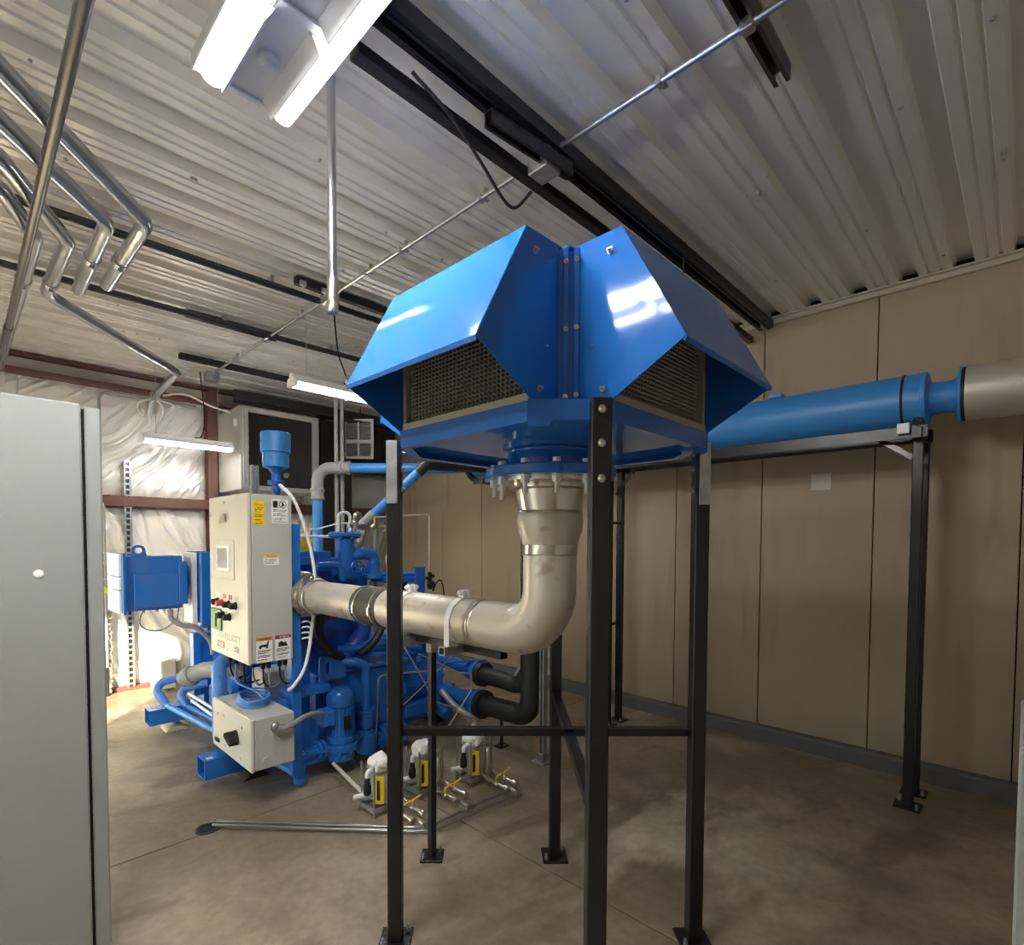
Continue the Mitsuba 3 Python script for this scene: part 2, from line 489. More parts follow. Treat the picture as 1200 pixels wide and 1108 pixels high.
# ------------------------------------------------------------------ lamps
def high_bay(x0, y1, z, label):
    k = thing('high_bay_light', label, 'light')
    FX0, FX1, FY0, FY1, FZ = x0, x0 + .319, y1 - .88, y1, z
    part(k, 'housing', [box(FX0 + .085, FX1 - .085, FY0, FY1, FZ + .014, FZ + .075, .006), box(FX0, FX1, FY0 + .47, FY0 + .505, FZ + .004, FZ + .06, .003),
                        box(FX0, FX1, FY1 - .022, FY1, FZ + .004, FZ + .05, .004), box(FX0, FX1, FY0, FY0 + .022, FZ + .004, FZ + .05, .004),
                        box(FX0, FX0 + .012, FY0, FY1, FZ + .002, FZ + .05, .003), box(FX1 - .012, FX1, FY0, FY1, FZ + .002, FZ + .05, .003)], 'm_lamphousing')
    for ya, yb in ((FY0 + .025, FY0 + .465), (FY0 + .51, FY1 - .025)):
        for xa in (FX0 + .014, FX1 - .084):
            part(k, 'reflector', box(xa, xa + .07, ya, yb, FZ + .012, FZ + .03), 'm_lamphousing', False)
            sg = 1 if xa < FX0 + .1 else -1
            part(k, 'inner_bezel', prism([(sg * .031, .014), (sg * .031, -.037), (sg * .034, -.037), (sg * .062, .012), (sg * .062, .016)], (xa + .035, ya, FZ), X_, Z_, -(yb - ya)), 'm_lamphousing', False)
            e = part(k, 'led_lens', prism([(-.029, .012), (-.029, -.024), (-.022, -.034), (-.008, -.039), (.008, -.039), (.022, -.034), (.029, -.024), (.029, .012)], (xa + .035, ya + .012, FZ), X_, Z_, -(yb - ya - .024)), 'm_white', False)
            scene[e]['emitter'] = {'type': 'area', 'radiance': {'type': 'rgb', 'value': [LED, LED * .975, LED * .92]}}
    xm = (FX0 + FX1) / 2
    part(k, 'sensor', [lathe([(.034, 0), (.034, -.010), (.028, -.016)], (xm, FY1 - .195, FZ + .014), Z_, 24), lathe([(.022, -.015), (.014, -.026), (0, -.028)], (xm, FY1 - .195, FZ + .014), Z_, 20)], 'm_lamphousing')
    for y in (FY0 + .17, FY1 - .18):
        for x in (xm - .06, xm + .06):
            part(k, 'hanger', cyl((x, y, FZ + .07), (x, y, H + .004), .006, 8), 'm_galv')


high_bay(.537, 1.868, 3.05, 'large white LED high bay lamp with round sensor under the metal ceiling')
high_bay(-.42, 1.95, 2.97, 'second LED high bay lamp left of the photo frame, mirrored in the blue hood')


def shop_light(x0, x1, y, z, label, power):
    k = thing('shop_light', label, 'light', None)
    for x, q in ((x0, 0), (x1 - .02, 0)):
        part(k, 'end_cap', prism([(-.075, -.030), (-.078, .012), (-.062, .035), (-.034, .045), (-.026, .072), (.026, .072), (.034, .045), (.062, .035), (.078, .012), (.075, -.030)], (x, y, z), Y_, Z_, .02), 'm_white', 20)
    part(k, 'channel', prism([(-.022, .03), (-.022, .066), (.022, .066), (.022, .03)], (x0 + .02, y, z), Y_, Z_, x1 - x0 - .04), 'm_white', False)
    for s in (-1, 1):
        part(k, 'reflector', prism([(s * .018, .030), (s * .07, .004), (s * .072, .007), (s * .02, .034)], (x0 + .02, y, z), Y_, Z_, x1 - x0 - .04), 'm_white', False)
        e = part(k, 'tube_lamp', cyl((x0 + .02, y + s * .042, z - .016), (x1 - .02, y + s * .042, z - .016), .0125, 14), 'm_white')
        scene[e]['emitter'] = {'type': 'area', 'radiance': {'type': 'rgb', 'value': [power, power * .98, power * .93]}}
    part(k, 'cross_guard', box((x0 + x1) / 2 - .006, (x0 + x1) / 2 + .006, y - .07, y + .07, z - .036, z - .030), 'm_white', False)
    for x in (x0 + .13, x1 - .13):
        part(k, 'chain', cyl((x, y, z + .066), (x, y, H), .003, 6), 'm_galv')
    part(k, 'power_cord', tube(spline([(x1 - .35, y, z + .07), (x1 - .28, y + .02, z + .11), (x1 - .25, y + .03, z + .3), (x1 - .3, y - .02, H - .05)]), .005, n=6), 'm_blackmatte')
    return k


shop_light(1.24, 2.06, 6.0, 2.56, 'white twin tube shop light hanging before the wrinkled insulation wall', TUBE)
shop_light(1.90, 2.95, 4.2, 2.86, 'white twin tube shop light half hidden behind the blue hood', TUBE)

# ------------------------------------------------------------------ ceiling runs
k = thing('conduit', 'thin silver conduit running across the ceiling ribs with junction boxes', 'conduit')
part(k, 'conduit_pipe', cyl((1.85, -.9, 3.285), (1.85, 5.93, 3.285), .012, 12), 'm_emt')
part(k, 'junction_box', box(1.77, 1.87, 1.47, 1.575, 3.18, 3.27, .005), 'm_galv', False)
part(k, 'junction_box', box(1.81, 1.90, 3.42, 3.53, 3.235, 3.31, .005), 'm_galv', False)
part(k, 'junction_box', box(1.79, 1.91, 5.86, 5.97, 3.21, 3.30, .005), 'm_galv', False)
for y in (-.2, .70, 1.0, 1.95, 2.62, 3.0, 3.95, 4.6, 5.3):
    part(k, 'strap', [box(1.834, 1.866, y - .008, y + .008, 3.268, 3.301), box(1.866, 1.90, y - .008, y + .008, 3.29, 3.30), box(1.872, 1.892, y - .006, y + .006, 3.30, H)], 'm_galv', False)

for y, z, w, x0, lab in ((1.615, 3.215, .05, .95, 'black square rail under the ceiling beside the blue hood'),):
    solo('ceiling_rail', beam((x0, y, z), (XW - .04, y, z), w, .05, b=.006), 'm_black', lab, 'rail', smooth=False)
k = thing('strut_rail', 'wide black strut channel on the ceiling ending at the tan wall', 'rail')
part(k, 'channel', channel((.95, 1.50, 3.30), (XW - .04, 1.50, 3.30), .10, .06), 'm_black', False)
part(k, 'lip', box(.95, XW - .04, 1.475, 1.487, 3.262, 3.272), 'm_black', False)
k = thing('strut_channel', 'short black strut piece under the ceiling beside the grey junction box', 'strut')
part(k, 'channel', channel((1.47, 1.51, 3.225), (1.93, 1.47, 3.225), .045, .055), 'm_black', False)
k = thing('strut_channel', 'black strut channel on the ceiling crossed by the conduit at the top edge', 'strut')
part(k, 'channel', channel((1.2, .70, 3.315), (2.18, .685, 3.315), .055, .055), 'm_emtdark', False)
part(k, 'clamp', [box(1.83, 1.87, .67, .71, 3.262, 3.30, .003), cyl((1.86, .66, 3.28), (1.86, .72, 3.28), .007, 8)], 'm_galv')
k = thing('strut_channel', 'black strut channel under the ceiling behind the hanging rod', 'strut')
part(k, 'channel', beam((1.60, 3.46, 3.315), (2.75, 3.46, 3.315), .05, .05, b=.003), 'm_blackmatte', False)
for x in (1.63, 1.78):
    part(k, 'clamp', [box(x - .02, x + .02, 3.40, 3.42, 3.27, 3.30), box(x - .004, x + .004, 3.40, 3.41, 3.23, 3.30)], 'm_galv', False)
k = thing('strut_channel', 'long black strut channel on the ceiling near the insulated back wall', 'strut')
part(k, 'channel', beam((1.48, 5.62, 3.31), (3.1, 5.62, 3.31), .06, .05, b=.003), 'm_blackmatte', False)
k = thing('strut_channel', 'short grey strut channel on the ceiling over the far shop light', 'strut')
part(k, 'channel', channel((1.25, 4.57, 3.318), (1.95, 4.57, 3.318), .05, .045), 'm_emtdark', False)

for y, x0, x1, lab in ((3.61, -1.7, 2.6, 'dark grey pipe under the ceiling crossing above the galvanized conduits'), (4.50, -1.7, 2.7, 'dark grey pipe along the ceiling farther from the camera')):
    k = thing('ceiling_pipe', lab, 'pipe')
    part(k, 'pipe', cyl((x0, y, 3.285), (x1, y - .04, 3.285), .022, 14), 'm_emtdark')
    for x in np.arange(x0 + .5, x1, .9):
        part(k, 'pipe_strap', box(x - .012, x + .012, y - .03, y + .03, 3.31, H), 'm_galv', False)
solo('steel_pipe', [cyl((.265, -1.9, 3.03), (.268, 6.1, 3.03), .0205, 18), lathe([(.025, 0), (.025, .07)], (.267, 4.9, 3.03), Y_, 18)] , 'm_emtdark', 'dark steel pipe nearest the camera running below the galvanized conduits', 'pipe')

PZ = 3.115
for pts, lab, cl in (
        ([(-1.79, .12, PZ), (.665, 3.02, PZ), (.655, 3.93, PZ)], 'galvanized conduit with open end, rightmost of the four', [(.655, 3.55)]),
        ([(-1.79, .32, PZ), (.535, 3.16, PZ), (.545, 4.13, PZ)], 'galvanized conduit with open end, second from right of the four', [(.54, 3.62)]),
        ([(-1.79, .92, PZ), (.148, 2.935, PZ), (.424, 3.50, PZ), (.412, 4.32, PZ), (1.43, 5.50, PZ), (1.49, 6.60, PZ), (1.49, 6.66, 2.95)], 'galvanized conduit that turns twice and runs to the back wall', [(.416, 4.13)]),
        ([(-1.79, 1.25, PZ), (.158, 3.184, PZ), (.302, 3.56, PZ), (.296, 4.3, PZ), (.28, 6.4, PZ)], 'galvanized conduit running straight to the back wall, leftmost of the four', [(.298, 4.2)])):
    k = thing('galvanized_conduit', lab, 'conduit')
    part(k, 'pipe', tube(pts, .035, .16, 20, 10), 'm_emt')
    for x, y in cl:
        part(k, 'coupling', [lathe([(.039, -.03), (.041, -.024), (.041, .024), (.039, .03)], (x, y, PZ), Y_, 20), box(x - .012, x + .012, y - .012, y + .012, PZ - .055, PZ - .035, .002)], 'm_galv')

k = thing('hanging_rod', 'vertical steel drop pipe with coupling hanging from the ceiling beside the lamp', 'pipe')
part(k, 'pipe', cyl((1.03, 1.91, 2.49), (1.03, 1.91, H), .0165, 18), 'm_emt')
part(k, 'coupling', lathe([(.020, 2.47), (.022, 2.475), (.022, 2.50), (.018, 2.51), (.020, 2.52), (.020, 2.60), (.017, 2.605)], (1.03, 1.91, 0), Z_, 18), 'm_stainless')
solo('threaded_rod', [cyl((3.03, 1.47, 3.02), (3.03, 1.47, H), .005, 8), hexa((3.03, 1.47, H - .02), Z_, .014, .018)], 'm_emtdark', 'thin threaded rod hanging from the ceiling just behind the blue hood', 'rod')
for x, y in ((2.86, 1.0), (3.32, .12)):
    solo('ceiling_clip', [box(x - .012, x + .012, y - .01, y + .01, H - .02, H + .004, .003), cyl((x, y, H - .045), (x, y, H - .015), .007, 8)], 'm_galv', 'small metal clip under the ceiling right of the blue hood' if y > .5 else 'small metal clip on the ceiling at the right photo edge', 'clip')
k = thing('cable', 'black cable drooping beneath the ceiling rails by the junction box', 'cable')
part(k, 'cord', tube(spline([(1.15, 1.56, 3.23), (1.35, 1.585, 3.20), (1.55, 1.63, 3.15), (1.72, 1.67, 3.10), (1.80, 1.67, 3.10), (1.85, 1.62, 3.17)]), .007, n=8), 'm_blackmatte')
k = thing('cable', 'black power cord dropping from the strut to the half hidden shop light', 'cable')
part(k, 'cord', tube(spline([(1.88, 3.47, 3.23), (1.92, 3.52, 3.10), (2.02, 3.66, 2.98), (2.22, 3.9, 2.90), (2.36, 4.18, 2.94)]), .006, n=8), 'm_blackmatte')
part(k, 'plug', cyl((1.88, 3.47, 3.19), (1.88, 3.47, 3.25), .018, 10), 'm_blackmatte')

# ------------------------------------------------------------------ blue air intake filter housing
C = np.array([1.56, 1.265, 0.0])
HW, DT, DL, DB, ZT, ZL, ZB = .305, .485, .668, .462, 2.435, 2.10, 1.982
k = thing('intake_filter_housing', 'large glossy blue air intake housing with four weather hoods on black legs', 'air intake')


def hexstud(p, d, r=.0045, l=.015):
    return [lathe([(r * 1.9, 0), (r * 1.9, .002)], p, d, 12), hexa(np.asarray(p) + unit(d) * .002, d, r * 1.3, .007), cyl(p, np.asarray(p) + unit(d) * l, r * .6, 8)]


for U, V in ((-X_, Y_), (-Y_, X_), (X_, -Y_), (Y_, -X_)):
    def at(u, v, z, U=U, V=V):
        return C + U * u + V * v + Z_ * z
    t = .004
    sl = unit([DL - DT, ZL - ZT]); nn = np.array([-sl[1], sl[0]]) if -sl[1] > 0 else np.array([sl[1], -sl[0]])
    a, b = np.array([DT, ZT]), np.array([DL, ZL])
    sec = [(.30, ZT), (DT, ZT), (DL, ZL), (DL - .004, ZL - .012), (DL - .009, ZL - .010), (DL - .008, ZL + .001), (DT - .003, ZT - t), (.30, ZT - t)]
    w = part(k, 'weather_hood', prism(sec, at(0, -HW, 0), U, Z_, (2 * HW) * (1 if np.cross(U, Z_) @ V > 0 else -1)), 'm_bluegloss', 20)
    cheek = [(.347, ZT - .001), (DT - .001, ZT - .001), (DL - .002, ZL), (.468, ZB + .006), (.455, ZB - .002), (.435, ZB - .004), (.347, ZB - .004)]
    for s in (-1, 1):
        part(w, 'side_panel', prism(cheek, at(0, s * HW - t / 2, 0), U, Z_, t * (1 if np.cross(U, Z_) @ V > 0 else -1)), 'm_bluegloss', False)
        for u, z in ((DT - .035, ZT - .055), (.43, ZB + .035), (.395, ZB + .16)):
            ts = hexstud(at(u, s * (HW + t / 2), z), V * s) + [obox(at(u + .004, s * (HW + .012), z + .003), np.array([U, V, Z_]), [.011, .002, .003], .001)] if z != ZB + .16 else [lathe([(.004, 0), (.003, .003)], at(u, s * (HW + t / 2), z), V * s, 8)]
            part(w, 'thumb_screw', ts, 'm_stainless', 30)
    # filter: frame, dark media and zigzag pleats
    f = part(k, 'filter', [obox(at(.405, 0, (ZB + ZT) / 2), np.array([U, V, Z_]), [.012, .285, (ZT - ZB) / 2 - .01])], 'm_filter', False)
    part(f, 'filter_frame', [obox(at(.436, 0, ZB + .012), np.array([U, V, Z_]), [.022, .292, .012], .002), obox(at(.436, 0, ZT - .03), np.array([U, V, Z_]), [.022, .292, .014], .002)]
         + [obox(at(.432, s * .288, (ZB + ZT) / 2), np.array([U, V, Z_]), [.020, .010, (ZT - ZB) / 2 - .006], .002) for s in (-1, 1)], 'm_filterwire', False)
    mesh_v, mesh_f = [], []
    nz = 58
    for c in range(31):
        v0 = -.27 + c * .018
        zz = np.linspace(ZB + .022, ZT - .04, nz)
        off = np.where(np.arange(nz) % 2 == 0, .0048, -.0048)
        for i in range(nz):
            for e in (-.0021, .0021):
                mesh_v.append(at(.428 + (.006 if e > 0 else 0), v0 + off[i] + e, zz[i]))
        n0 = (c * nz) * 2
        for i in range(nz - 1):
            mesh_f += [(n0 + 2 * i, n0 + 2 * i + 1, n0 + 2 * i + 3), (n0 + 2 * i, n0 + 2 * i + 3, n0 + 2 * i + 2)]
    q = part(f, 'pleat_screen', tri(mesh_v, mesh_f), 'm_filterwire', False)
    labels[q] = {'kind': 'stuff', 'label': 'zigzag wire screen over the dark filter'}

part(k, 'top_cover', box(C[0] - .335, C[0] + .335, C[1] - .335, C[1] + .335, ZT - .012, ZT - .002, .003), 'm_bluegloss', False)
for sx, sy in ((-1, -1), (1, -1), (1, 1), (-1, 1)):
    D = unit([sx, sy, 0]); S = np.cross(Z_, D)
    c0 = C + np.array([sx, sy, 0]) * .326
    A = np.array([D, S, Z_])
    zc, hz = (ZB + ZT) / 2 - .004, (ZT - ZB) / 2 - .004
    cp = part(k, 'corner_post', [obox(c0 - D * .010 + Z_ * zc, A, [.006, .036, hz]), obox(c0 + S * .022 + Z_ * zc, A, [.006, .0075, hz], .001), obox(c0 - S * .008 + Z_ * zc, A, [.006, .0075, hz], .001)], 'm_bluegloss', False)
    for z in (ZB + .03, ZB + .22, ZT - .045):
        for o in (.022, -.008):
            part(cp, 'corner_bolt', hexstud(c0 + D * .005 + S * o + Z_ * (z + o * .2), D, .004, .012), 'm_stainless', 30)
# octagonal base pan
OC = [(-.462, -.292), (-.292, -.462), (.292, -.462), (.462, -.292), (.462, .292), (.292, .462), (-.292, .462), (-.462, .292)]
op = Polygon(OC)
part(k, 'pan_rim', [prism(op.difference(op.buffer(-.004, join_style=2)), C + Z_ * 1.925, X_, Y_, .057), prism(op.difference(op.buffer(-.035, join_style=2)), C + Z_ * 1.925, X_, Y_, .004), prism(op.buffer(-.002, join_style=2).difference(Polygon([(-.3, -.3), (.3, -.3), (.3, .3), (-.3, .3)])), C + Z_ * 1.974, X_, Y_, .004)], 'm_bluegloss', False)
part(k, 'pan_floor', [lathe([(.16, 1.944), (.30, 1.947), (.43, 1.950)], C, Z_, 48, caps=False), prism(op.buffer(-.004, join_style=2), C + Z_ * 1.951, X_, Y_, .004)], 'm_bluegloss', 30)
for sx, sy in ((-1, -1), (1, -1), (1, 1), (-1, 1)):
    D = unit([sx, sy, 0]); S = np.cross(Z_, D)
    o = C + D * (.754 / math.sqrt(2) + .0005)
    part(k, 'corner_bracket', prism([(-.118, 1.986), (.118, 1.986), (.118, 1.93), (-.05, 1.93), (-.062, 1.912), (-.118, 1.912)], o, -S if (np.cross(-S, Z_) @ D) > 0 else S, Z_, .004), 'm_bluegloss', False)
part(k, 'neck', lathe([(.176, 1.946), (.176, 1.934), (.172, 1.929), (.160, 1.926), (.157, 1.918), (.157, 1.862)], C, Z_, 48, caps=False), 'm_bluegloss', 30)
fl = part(k, 'outlet_flange', flange(C + Z_ * 1.826, Z_, .24, .037, 56), 'm_bluegloss', 30)
bb = []
for i in range(12):
    a = math.radians(15 + i * 30)
    p = C + np.array([math.cos(a), math.sin(a), 0]) * .208
    bb.append([lathe([(.016, 0), (.016, .003)], p + Z_ * 1.863, Z_, 12), hexa(p + Z_ * 1.866, Z_, .0155, .014), hexa(p + Z_ * 1.798, Z_, .0168, .023), lathe([(.017, 0), (.017, .003)], p + Z_ * 1.8225, Z_, 12), cyl(p + Z_ * 1.762, p + Z_ * 1.874, .0078, 10)])
for b in bb:
    part(fl, 'flange_bolt', b, 'm_bolt', 30)

# ------------------------------------------------------------------ its stand
k = thing('support_stand', 'black steel four legged stand carrying the blue intake housing', 'stand')
legs = {'a': (1.197, 1.745), 'b': (1.232, .828), 'c': (2.04, .905), 'd': (2.095, 1.655)}
dg, dn = unit([1, 1, 0]), unit([1, -1, 0])
AX = np.array([dg, dn, Z_])


def base_plate(parent, x, y, A, hs=.062, mm='m_black'):
    q = part(parent, 'base_plate', obox((x, y, .006), A, [hs, hs, .006], .002), mm, False)
    for s in (-1, 1):
        p = np.array([x, y, 0.012]) + A[0] * hs * .72 * s * .9 + A[1] * hs * .72 * s
        part(q, 'anchor_bolt', [hexa(p, Z_, .010, .012), cyl(p, p + Z_ * .028, .006, 8)], 'm_galv', 30)


for n, (x, y) in legs.items():
    top = 1.985
    wl = .0275
    q = part(k, 'leg', obox((x, y, top / 2 + .006), AX, [wl, wl, top / 2 - .006], .004), 'm_black', False)
    base_plate(k, x, y, AX)
    if n == 'b':
        for z in (1.952, 1.862, 1.768):
            p = np.array([x, y, z]) - dg * wl
            part(q, 'carriage_bolt', [lathe([(.011, 0), (.011, .002)], p, -dg, 14), lathe([(.010, .0015), (.0095, .006), (.006, .010), (0, .011)], p, -dg, 14)], 'm_stainless', 30)
    if n in 'ac':
        p = np.array([x, y, 1.862]) - dg * (wl + .003)
        part(q, 'splice_plate', obox(p + (dn * .004 if n == 'c' else -dn * .004), AX, [.003, .021, .120], .001), 'm_galv', False)
        e = dn if n == 'a' else -dn
        for z in (1.94, 1.88, 1.80):
            part(q, 'splice_bolt', hexstud(np.array([x, y, z]) + e * wl, e, .006, .016), 'm_galv', 30)
P = {n: np.array([x, y, 0]) for n, (x, y) in legs.items()}
for a, b, z in (('a', 'c', .845), ('b', 'd', .838)):
    d = unit(P[b] - P[a])
    p, q = P[a] + d * .028 + Z_ * z, P[b] - d * .028 + Z_ * z
    off = np.cross(Z_, d) * .016
    part(k, 'cross_brace', [beam(p + Z_ * .018, q + Z_ * .018, .036, .004), beam(p + off, q + off, .004, .04)] if a == 'a' else [beam(p + Z_ * .014, q + Z_ * .014, .034, .004), beam(p - off, q - off, .004, .036), beam(p + off, q + off, .004, .036)], 'm_black', False)

# ------------------------------------------------------------------ large steel intake pipe with elbow
RX, RZ, RP = 1.56, 1.25, .100
k = thing('intake_pipe', 'large grey welded steel pipe with elbow from the blue housing to the compressor', 'pipe')
part(k, 'stub_flange', [lathe([(.150, 1.812), (.152, 1.808), (.152, 1.792), (.135, 1.786)], C + np.array([0, .0, 0]), Z_, 40), lathe([(.20, 1.8255), (.20, 1.812)], C, Z_, 40)], 'm_stainless', 30)
part(k, 'reducer', lathe([(.118, 1.705), (.1215, 1.70), (.1235, 1.675), (.119, 1.64), (.108, 1.605), (.101, 1.58)], C, Z_, 40, caps=False), 'm_steelpipe', 40)
part(k, 'stub_cone', [lathe([(.130, 1.792), (.128, 1.77), (.118, 1.712), (.1215, 1.706), (.118, 1.70)], C, Z_, 40, caps=False)], 'm_stainless')
part(k, 'weld_band', lathe([(.101, 1.548), (.1035, 1.552), (.1035, 1.586), (.101, 1.59)], C, Z_, 40, caps=False), 'm_stainless', 30)
el = tube([(RX, C[1], 1.60), (RX, C[1], RZ), (RX, C[1] + .42, RZ)], RP, .30, 40, 24, caps=False)
part(k, 'elbow', el, 'm_steelpipe', True)
part(k, 'weld_band', [lathe([(.100, -.012), (.1032, -.006), (.1032, .004), (.1015, .010), (.1032, .016), (.1032, .024), (.100, .028)], (RX, 1.62, RZ), Y_, 40, caps=False)], 'm_stainless')
part(k, 'straight_pipe', lathe([(RP, 1.66), (RP, 2.34)], (RX, 0, RZ), Y_, 40, caps=False), 'm_steelpipe', 40)
part(k, 'straight_pipe', lathe([(RP * .985, 2.52), (RP * .985, 3.30)], (RX, 0, RZ), Y_, 40, caps=False), 'm_steelpipe', 40)
sl_ = part(k, 'rubber_sleeve', lathe([(.1035, 2.315), (.106, 2.32), (.106, 2.545), (.1035, 2.55)], (RX, 0, RZ), Y_, 40), 'm_sleeve', 30)
for y in (2.352, 2.505):
    part(sl_, 'hose_clamp', [lathe([(.1065, -.007), (.108, -.006), (.108, .006), (.1065, .007)], (RX, y, RZ), Y_, 40, caps=False), obox((RX - .105, y, RZ - .01), np.eye(3), [.008, .010, .022], .003)], 'm_stainless')
part(k, 'end_flange', [flange((RX, 3.28, RZ), Y_, .145, .025, 40), flange((RX, 3.31, RZ), Y_, .15, .025, 40)] + bolts((RX, 0, RZ), Y_, .128, 12, .010, 3.265, 3.35), 'm_stainless', 30)

part(k, 'grooved_coupling', [lathe([(.100, 3.08), (.110, 3.09), (.114, 3.10), (.114, 3.135), (.110, 3.145), (.100, 3.155)], (RX, 0, RZ), Y_, 40, caps=False), lathe([(.10, 3.18), (.130, 3.185), (.130, 3.21), (.10, 3.215)], (RX, 0, RZ), Y_, 44, caps=False)] + bolts((RX, 0, RZ), Y_, .115, 12, .009, 3.165, 3.23), 'm_stainless', 30)

k = thing('pipe_support', 'thin black post with strut trapeze holding up the grey intake pipe', 'stand')
part(k, 'post', obox((1.655, 2.09, .545), np.eye(3), [.0165, .0165, .535], .003), 'm_black', False)
base_plate(k, 1.655, 2.09, AX, .055)
part(k, 'socket', box(1.632, 1.678, 2.067, 2.113, 1.045, 1.095, .004), 'm_filterwire', False)
part(k, 'cross_strut', channel((1.44, 2.09, 1.118), (1.76, 2.09, 1.118), .04, .04, .004, (0, 0, -1)), 'm_galv', False)
part(k, 'long_strut', channel((RX, 1.50, 1.135), (RX, 2.32, 1.135), .042, .034, .004, (0, 0, -1)), 'm_black', False)
for y in (1.742, 2.13):
    st = [lathe([(.1012, -.016), (.1035, -.016), (.1035, .016), (.1012, .016), (.1012, -.016)], (RX, y, RZ), Y_, 48, caps=False)]
    st += [box(RX - .022, RX - .004, y - .016, y + .016, RZ + .10, RZ + .135, .002), box(RX + .004, RX + .022, y - .016, y + .016, RZ + .10, RZ + .135, .002), cyl((RX - .04, y, RZ + .122), (RX + .04, y, RZ + .122), .006, 8), hexa((RX - .034, y, RZ + .122), X_, .011, .01), hexa((RX + .024, y, RZ + .122), X_, .011, .01),
           box(RX - .1045, RX - .1005, y - .016, y + .016, RZ - .115, RZ), box(RX + .1005, RX + .1045, y - .016, y + .016, RZ - .115, RZ)]
    part(k, 'pipe_strap', st, 'm_white', 30, 'white pipe strap')
    part(k, 'saddle_strut', hollow(RX - .13, RX + .06, y - .02, y + .02, 1.114, 1.15, .004, 0), 'm_galv', False)

# ------------------------------------------------------------------ long blue pipe along the tan wall
BX, BZ, BR = 4.05, 2.442, .158
k = thing('header_pipe', 'long thick blue pipe running along the tan wall on black supports', 'pipe')
part(k, 'barrel', lathe([(BR, .445), (BR, 4.28)], (BX, 0, BZ), Y_, 48, caps=False), 'm_bluelight', 40)
part(k, 'end_cap', lathe([(BR, .46), (BR + .003, .452), (BR + .001, .438), (BR - .012, .432), (.10, .428)], (BX, 0, BZ), Y_, 48, caps=True), 'm_bluelight', 40)
part(k, 'reducer_neck', lathe([(.10, .43), (.092, .40), (.088, .36), (.094, .32), (.112, .298)], (BX, 0, BZ), Y_, 40, caps=False), 'm_bluelight', 40)
part(k, 'flange', flange((BX, .283, BZ), Y_, .156, .014, 48), 'm_bluelight', 30)
part(k, 'gasket', flange((BX, .270, BZ), Y_, .150, .012, 48), 'm_blackrubber', 30)
part(k, 'end_flange', [flange((BX, 4.28, BZ), Y_, .20, .05, 48)], 'm_blackrubber', 30)
part(k, 'lifting_tab', box(BX - .05, BX + .03, 1.22, 1.30, BZ + BR - .004, BZ + BR + .022, .003), 'm_bluelight', False)
solo('wall_pipe', lathe([(.15, -2.15), (.15, .255), (.145, .268)], (BX, 0, BZ), Y_, 48), 'm_steelpipe', 'grey metal pipe joining the flange of the blue pipe at the right photo edge', 'pipe', smooth=40)
k = thing('strap_band', 'black strap with white tag looped around the blue pipe near its end', 'strap')
part(k, 'band', [lathe([(BR + .0006, -.006), (BR + .004, -.006), (BR + .004, .006), (BR + .0006, .006), (BR + .0006, -.006)], (BX, .545, BZ), Y_, 48, caps=False)], 'm_blackmatte')
part(k, 'buckle', box(BX - .16, BX - .145, .50, .56, BZ - BR - .05, BZ - BR + .01, .003), 'm_white', False)

k = thing('pipe_rack', 'black steel rack with tall posts under the long blue pipe', 'rack')
for dx in (-.10, .10):
    part(k, 'rail', [box(BX + dx - .025, BX + dx + .025, .42, 4.25, BZ - BR - .012, BZ - BR - .006), box(BX + dx - .003 + (.022 if dx > 0 else -.022), BX + dx + .003 + (.022 if dx > 0 else -.022), .42, 4.25, BZ - BR - .075, BZ - BR - .008)], 'm_black', False)
for y in (.47, 2.55):
    for dx in ((-.085, .165) if y < 1 else (-.16, .02)):
        part(k, 'post', obox((BX + .06 + dx, y, 1.135), np.eye(3), [.026, .026, 1.13], .004), 'm_black', False)
        base_plate(k, BX + .06 + dx, y, np.eye(3), .065)
    part(k, 'cross_bar', box(BX - .14, BX + .27, y - .025, y + .025, BZ - BR - .08, BZ - BR - .014, .003), 'm_black', False)
    part(k, 'saddle', [prism([(-.13, -.05), (-.11, .03), (-.09, -.02), (.09, -.02), (.11, .03), (.13, -.05)], (BX, y - .02, BZ - BR + .012), X_, Z_, -.04)], 'm_black', False)
    for s in ((1,) if y < 1 else (-1, 1) if y < 3 else (-1,)):
        part(k, 'knee_brace', beam((BX - .025, y + s * .02, 2.0 if y > 1 else 2.10), (BX - .025, y + s * .22, BZ - BR - .03), .03, .006 if y > 1 else .02, (1, 0, 0)), 'm_black' if y > 1 else 'm_emtdark', False)
for z in (1.75, .87):
    part(k, 'rung', box(3.97, 4.11, 2.535, 2.565, z, z + .022, .002), 'm_black', False)
part(k, 'wall_bracket', [box(BX - .14, XW, 4.08, 4.12, BZ - BR - .08, BZ - BR - .02, .003), box(XW - .008, XW, 4.03, 4.17, BZ - BR - .2, BZ - BR + .05, .002)], 'm_black', False)

# ------------------------------------------------------------------ black insulated water pipes
VX, VY = 2.95, 2.56
k = thing('insulated_pipe', 'black insulated pipe rising beside the grey strut post behind the elbow', 'pipe')
part(k, 'riser', tube([(VX, 3.08, .285), (VX, VY, .30), (VX, VY, 2.44), (BX - .2, VY, 2.44)], .08, .14, 24, 10), 'm_blackrubber', 40)
part(k, 'branch', tube([(VX - .012, 3.06, .53), (VX - .012, 2.66, .52), (VX - .004, VY, .66)], .066, .10, 20, 8), 'm_blackrubber', 40)
part(k, 'foil_tape', [cyl((VX - .01, 2.70, .578), (VX - .004, 2.585, .77), .022, 10)], 'm_foil', 40)
for zc, r in ((.285, .084), (.53, .07)):
    part(k, 'collar', [flange((VX, 3.045, zc), Y_, r + .03, .05, 28)], 'm_blackrubber', 30)
k = thing('strut_post', 'grey galvanized strut post standing beside the black insulated pipe', 'post')
